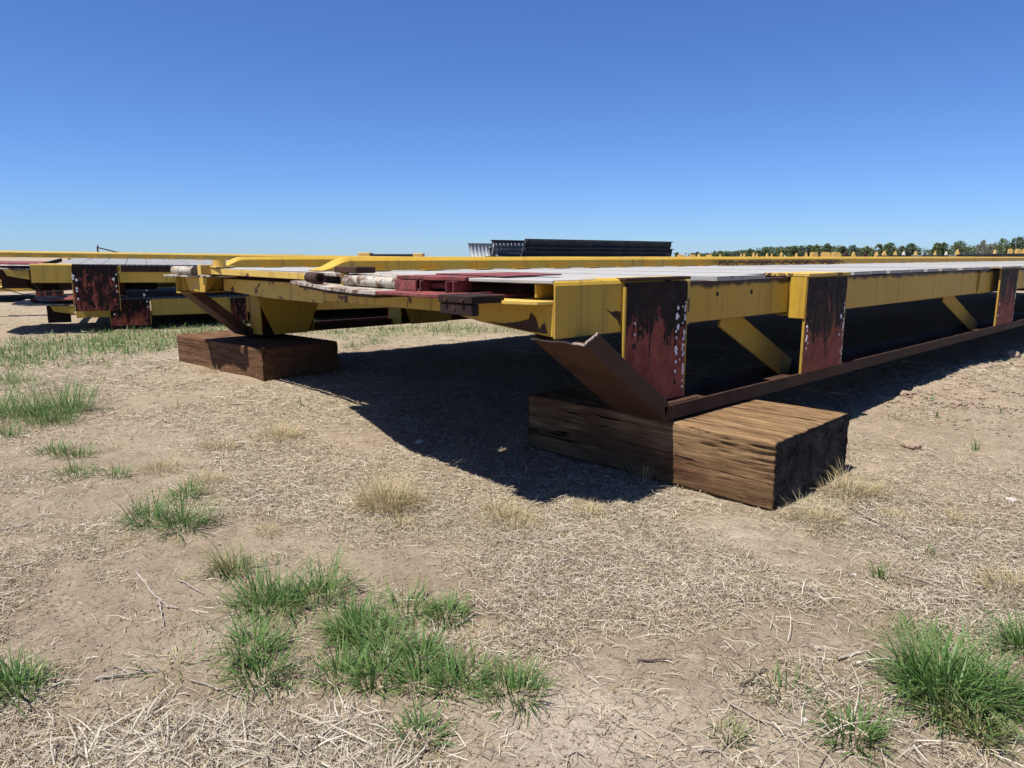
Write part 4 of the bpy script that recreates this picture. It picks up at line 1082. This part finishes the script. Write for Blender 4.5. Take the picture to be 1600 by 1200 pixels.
# ---------------------------------------------------------------- corrugated half pipes
def trough(loc, rz, L, r, label, mat, rings, base, roll=0.0, a0=1.0):
    """half pipe open to the sky with real corrugations, rim flanges on both sides"""
    na = 16; nl = rings * 4; V = []; 
    th = .02
    for side in (0, 1):
        for j in range(nl + 1):
            rr = r + .030 * math.sin(j / 4 * 2 * math.pi) + (th if side else 0)
            for i in range(na + 1):
                a = math.pi * a0 + math.pi * (2 - a0) * i / na
                V.append((L * j / nl, rr * math.cos(a), r + .03 + rr * math.sin(a) * .92))
    F = []; o2 = (nl + 1) * (na + 1)
    for j in range(nl):
        for i in range(na):
            a = j * (na + 1) + i; F.append((a, a + 1, a + na + 2, a + na + 1)); F.append((o2 + a + na + 1, o2 + a + na + 2, o2 + a + 1, o2 + a))
    for i in range(na):
        F.append((i, o2 + i, o2 + i + 1, i + 1)); b = nl * (na + 1) + i; F.append((b + 1, o2 + b + 1, o2 + b, b))
    for j in range(nl):
        for i in (0, na):
            a = j * (na + 1) + i; F.append((a, a + na + 1, o2 + a + na + 1, o2 + a))
    me = np_mesh('corrugated_sheet', np.array(V), np.array(F), mat, False)
    t = empty('corrugated_half_pipe', loc, rz, label, 'half pipe', 'stacked corrugated half pipes', roll)
    link('corrugated_sheet', me, t)
    for s in ((-1, 1) if a0 == 1.0 else (1,)):
        MB().box(0, s * (r + .01), r + .01, L, s * (r + .10), r + .035).build('rim_flange', M['galv_dark'], t)
    return t
bx_, by_ = far(786, 21.6)
for k in range(5):
    z0 = .28 + .125 * k
    trough((bx_ + .12 * (k % 2) + .05 * k, by_, z0), R(-5), [6.6, 6.3, 6.75, 6.45, 6.6][k], .80, ['bottom', 'second from bottom', 'middle', 'second from top', 'topmost'][k] + ' of the long nested corrugated half pipes beyond the deck', M['galv_dark'], 60, z0)
bx2, by2 = far(766, 23.2)
for k in range(5):
    z0 = .20 + .125 * k
    trough((bx2 - .10 * k, by2, z0), R(-12), 3.3, .80, ['bottom', 'second', 'third', 'fourth', 'topmost'][k] + ' of the short nested corrugated half pipes whose shiny inside shows', M['galv'], 24, z0)
for k, (dx) in enumerate((.6, 5.4)):
    b = MB().box(dx, -.7, 0, dx + .3, .7, .20).build('bearer', M['timber_b'], None, .01); b.location = (bx_, by_, 0); b.rotation_euler = (0, 0, R(-5))
    tag(b, ['timber bearer under the near end', 'timber bearer under the far end'][k] + ' of the long half pipes', 'bearer')
b = MB().box(.4, -.7, 0, .7, .7, .16).build('bearer', M['timber_b'], None, .01); b.location = (bx2, by2, 0); b.rotation_euler = (0, 0, R(-12)); tag(b, 'timber bearer under the short half pipes', 'bearer')

# ---------------------------------------------------------------- yard beyond: slabs, posts, trees
slabs = [(1382, 52, 1.20, 9, 'farthest grey slab stack on the right, leftmost of the row'), (1407, 44, 1.21, 7, 'grey slab stack with dark end, second from the left of the row'), (1463, 36, 1.19, 6.5, 'grey slab stack with dark end, third from the left of the row'),
         (1526, 29, 1.21, 6.0, 'grey slab stack with dark end, fourth from the left of the row'), (1592, 23, 1.21, 5.5, 'nearest grey slab stack with dark end at the right edge')]
for (px, D, zt, L, lab) in slabs:
    x, y = far(px, D); t = empty('slab_stack', (x, y, 0), R(-21), lab, 'slab stack', 'grey slab stacks beyond the deck')
    e = .42
    for k in range(3):
        h0 = .55 + (zt - .55) * k / 3; h1 = .55 + (zt - .55) * (k + 1) / 3 - .012
        MB().box(e + .003, 0, h0, L, 1.2, h1).build('slab', M['concrete'], t, .01)
        MB().box(0, .02, h0, e, 1.18, h1).build('slab_end', M['black'], t, .01)
    for xx in (.4, L - .6): MB().box(xx, .1, 0, xx + .3, 1.1, .547).build('bearer', M['timber_b'], t, .01)

ORD = 'first second third fourth fifth sixth seventh eighth ninth tenth eleventh twelfth thirteenth fourteenth fifteenth sixteenth seventeenth eighteenth nineteenth twentieth'.split() + ['twenty-' + k for k in 'first second third fourth fifth sixth seventh eighth ninth'.split()] + ['thirtieth']
tips = [(1042,397,4,0),(1060,398,12,1),(1078,397.5,8,1),(1087,396,7,0),(1103,398,10,1),(1120,397,4,0),(1135,396.5,7,2),(1152,396,3,0),(1157,396,3,0),(1171,394,3.5,0),(1176.5,396,3,0),(1192,395.5,4,0),(1199,396,3,0),(1214,394,4,0),(1219.5,399,3,3),(1237,395,4,0),(1252,394.5,4.5,0),(1264,394,11,1),(1282,394,13,1),(1298,394,13,1),(1313,394,10,2),(1325,394,6,0),(1343,394,8,2),(1360,393,6,0),(1372,392,6.5,0),(1389,392.5,5,0),(1402,393,5,3),(1420,392.5,6,0),(1434,393.5,3,2),(1450,392.5,4,0),(1467,393,4,3),(1484,389.5,6,0),(1542,391,6,0),(1565,389,6,1),(1577,389,8,1),(1591,389,13,1)]
def tip_mesh(kind):
    if kind == 1: return MB().box(-.5, -.3, 0, .5, .3, .93).box(-.42, -.26, .93, .38, .26, 1.0)
    mb = MB().box(-.5, -.3, 0, .5, .3, .80)
    return mb.prism([(-.46, .80), (.46, .80), (.34, .88), (.10, 1.0), (-.06, .99), (-.30, .90)], -.24, .24, 'y')
tipm = {k: tip_mesh(k).mesh('marker_post', [M['tip'], M['tip'], M['rust'], M['pale']][k]) for k in range(4)}
names = {0: ('marker_post', 'ochre capped post in the far yard', 'post', 'ochre posts in the far yard'),
         1: ('ochre_crate', 'squat ochre box in the far yard', 'box', 'ochre boxes in the far yard'),
         2: ('rusty_post', 'brownish post among the ochre posts', 'post', 'brown posts in the far yard'),
         3: ('white_post', 'whitish post among the ochre posts', 'post', 'white posts in the far yard')}
cnt = {}
for (px, ty, wpx, kind) in tips:
    cnt[kind] = cnt.get(kind, -1) + 1
    D = 62; x, y = far(px, D); nm = names[kind]
    o = link(nm[0], tipm[kind]); o.location = (x, y, -.01); h = 1.1 + (401 - ty) / FPX * D; wm = wpx / FPX * D * .95
    o.scale = (wm, max(wm, .3), h); o.rotation_euler = (0, 0, R(-43 + random.uniform(-15, 15)))
    tag(o, nm[1] + ', ' + ORD[cnt[kind]] + ' from left', nm[2], nm[3])

def tree(px, ty, hw, leaf, label, cat='tree', D=210, bare=False, bark='bark', dense=1.0):
    x, y = far(px, D); top = 1.1 + (402 - ty) / FPX * D; rad = hw / FPX * D * 1.4
    t = empty('bush' if top < 2.6 else 'tree', (x, y, 0), 0, label, cat, 'trees along the horizon')
    g = np.random.default_rng(int(px)); s = int(px)
    mb = MB(); hb = top * .3
    mb.tube([(0, 0, -.1), (.03, .02, top * .3), (.05, -.04, top * .6), (0, 0, top * .86)], max(.05, rad * .06), 6, .25)
    for k in range(6):
        a = k * 1.07 + s; z0 = top * (.25 + .08 * k)
        mb.tube([(0, 0, z0), (math.cos(a) * rad * .4, math.sin(a) * rad * .4, z0 + top * .12), (math.cos(a) * rad * .75, math.sin(a) * rad * .75, z0 + top * .22)], max(.03, rad * .03), 5, .3)
    mb.build('trunk', M[bark], t)
    # crown: clumps on an irregular tapering outline, leaf-sized faces inside each clump
    nc = int(64 * dense); cl = []
    for k in range(nc):
        u = g.random() ** 1.25; zz = top * (.04 + .90 * u)
        prof = math.sin(min(1, (1 - u) * 1.35 + .12) * math.pi / 2) ** .8 * (0.85 + .3 * g.random())
        a = g.random() * 6.283; q = rad * prof * math.sqrt(g.random()) * .9
        cl.append((q * math.cos(a), q * math.sin(a), zz, rad * (.12 + .16 * g.random())))
    cl.append((0, 0, top * .96, rad * .14))
    n = int((1900 if not bare else 500) * dense); ci = g.integers(0, len(cl), n); cc = np.array(cl)[ci]
    d = g.normal(size=(n, 3)); d /= np.linalg.norm(d, axis=1)[:, None]; p = cc[:, :3] + d * cc[:, 3:4] * (g.random((n, 1)) ** .4) * np.array([1, 1, .85])
    sz = (.13 + .16 * g.random(n)) * (1 if rad > 1 else .8); e1 = g.normal(size=(n, 3)); e1 /= np.linalg.norm(e1, axis=1)[:, None]
    e2 = np.cross(e1, g.normal(size=(n, 3))); e2 /= np.linalg.norm(e2, axis=1)[:, None]
    A = e1 * sz[:, None]; B = e2 * sz[:, None] * .7
    V = np.stack([p - A, p - B * .8, p + A, p + B], 1).reshape(-1, 3); F = np.arange(n * 4).reshape(-1, 4)
    link('crown', np_mesh('crown', V, F, M[leaf]), t)
TR = [(1053,396,5),(1085,395,5),(1110,397,6),(1121,394,6),(1130,396,5),(1143,394,8),(1152,397,5),(1166,390,7),(1180,393,7),(1190,389.5,6),(1200,393,7),(1210,390,8),(1222,387,8),(1232,386,8),(1243,385.5,7),(1256,384,6),(1268,384,8),(1283,382,8),(1308,386,7),(1325,385,10),(1345,386,8),(1363,383,8),(1380,381,11),(1400,386,7),(1413,382,10),(1452,381,8),(1462,380,7),(1487,378.5,14),(1521,377,9),(1535,383,7),(1550,375,13),(1575,373,13),(1592,371,13),(1615,372,14),(1640,374,14)]
bare_ones = {1521, 1535}
for i, (px, ty, hw) in enumerate(TR):
    if px in bare_ones:
        tree(px, ty, hw, 'leaf_d', ['pale half bare tree right of the round wide tree', 'short pale half bare tree beside the taller half bare one'][int(px == 1535)], bare=True, bark='birch'); continue
    L_ = {1487: 'wide round green tree with open sky on its left', 1413: 'bushy green tree just left of the gap in the tree row', 1380: 'domed green tree left of the gap in the tree row', 1452: 'tree just right of the gap in the tree row', 1283: 'tall dark tree at the right end of the long left tree group',
          1325: 'round dark tree right of the long left tree group', 1592: 'tallest green tree at the right edge of the horizon'}.get(px)
    small = ty > 391
    if not L_: cnt['b' if small else 't'] = cnt.get('b' if small else 't', -1) + 1
    lab = L_ or ('low green bush on the horizon, ' + ORD[cnt['b']] + ' from the left end of the tree row' if small else 'dark green leafy tree on the horizon, ' + ORD[cnt['t']] + ' plain tree from the left')
    tree(px, ty, hw, ['leaf_a', 'leaf_b', 'leaf_c'][(i * 5 + i // 3) % 3], lab, 'bush' if small else 'tree', D=210 + (i * 37) % 40, dense=.6 if small else 1.1)
VV = []
for i in range(46):   # low scrub closing the foot of the row: one mass
    px = 1085 + i * 12 + random.uniform(-5, 5)
    if 1424 < px < 1444: continue
    x, y = far(px, 262); n = 420; ty = np.interp(px, [1085, 1150, 1200, 1285, 1300, 1420, 1445, 1610], [398, 394.5, 390, 387, 391, 390, 391, 382]); hz = 1.1 + (402 - ty) / FPX * 262
    p = np.stack([rng.normal(size=n) * 1.5 + x, rng.normal(size=n) * 1.5 + y, hz * (rng.random(n) ** .6) * (.8 + .4 * rng.random())], 1)
    e1 = rng.normal(size=(n, 3)); e2 = rng.normal(size=(n, 3)); A = e1 * .2; B = e2 * .16
    VV.append(np.stack([p - A, p - B, p + A, p + B], 1).reshape(-1, 3))
VV = np.concatenate(VV)
tag(link('scrub_belt', np_mesh('scrub_belt', VV, np.arange(len(VV)).reshape(-1, 4), M['leaf_a'])), 'dark scrub growing along the foot of the far tree row', 'scrub', None, 'stuff')
print('straw pieces', N)
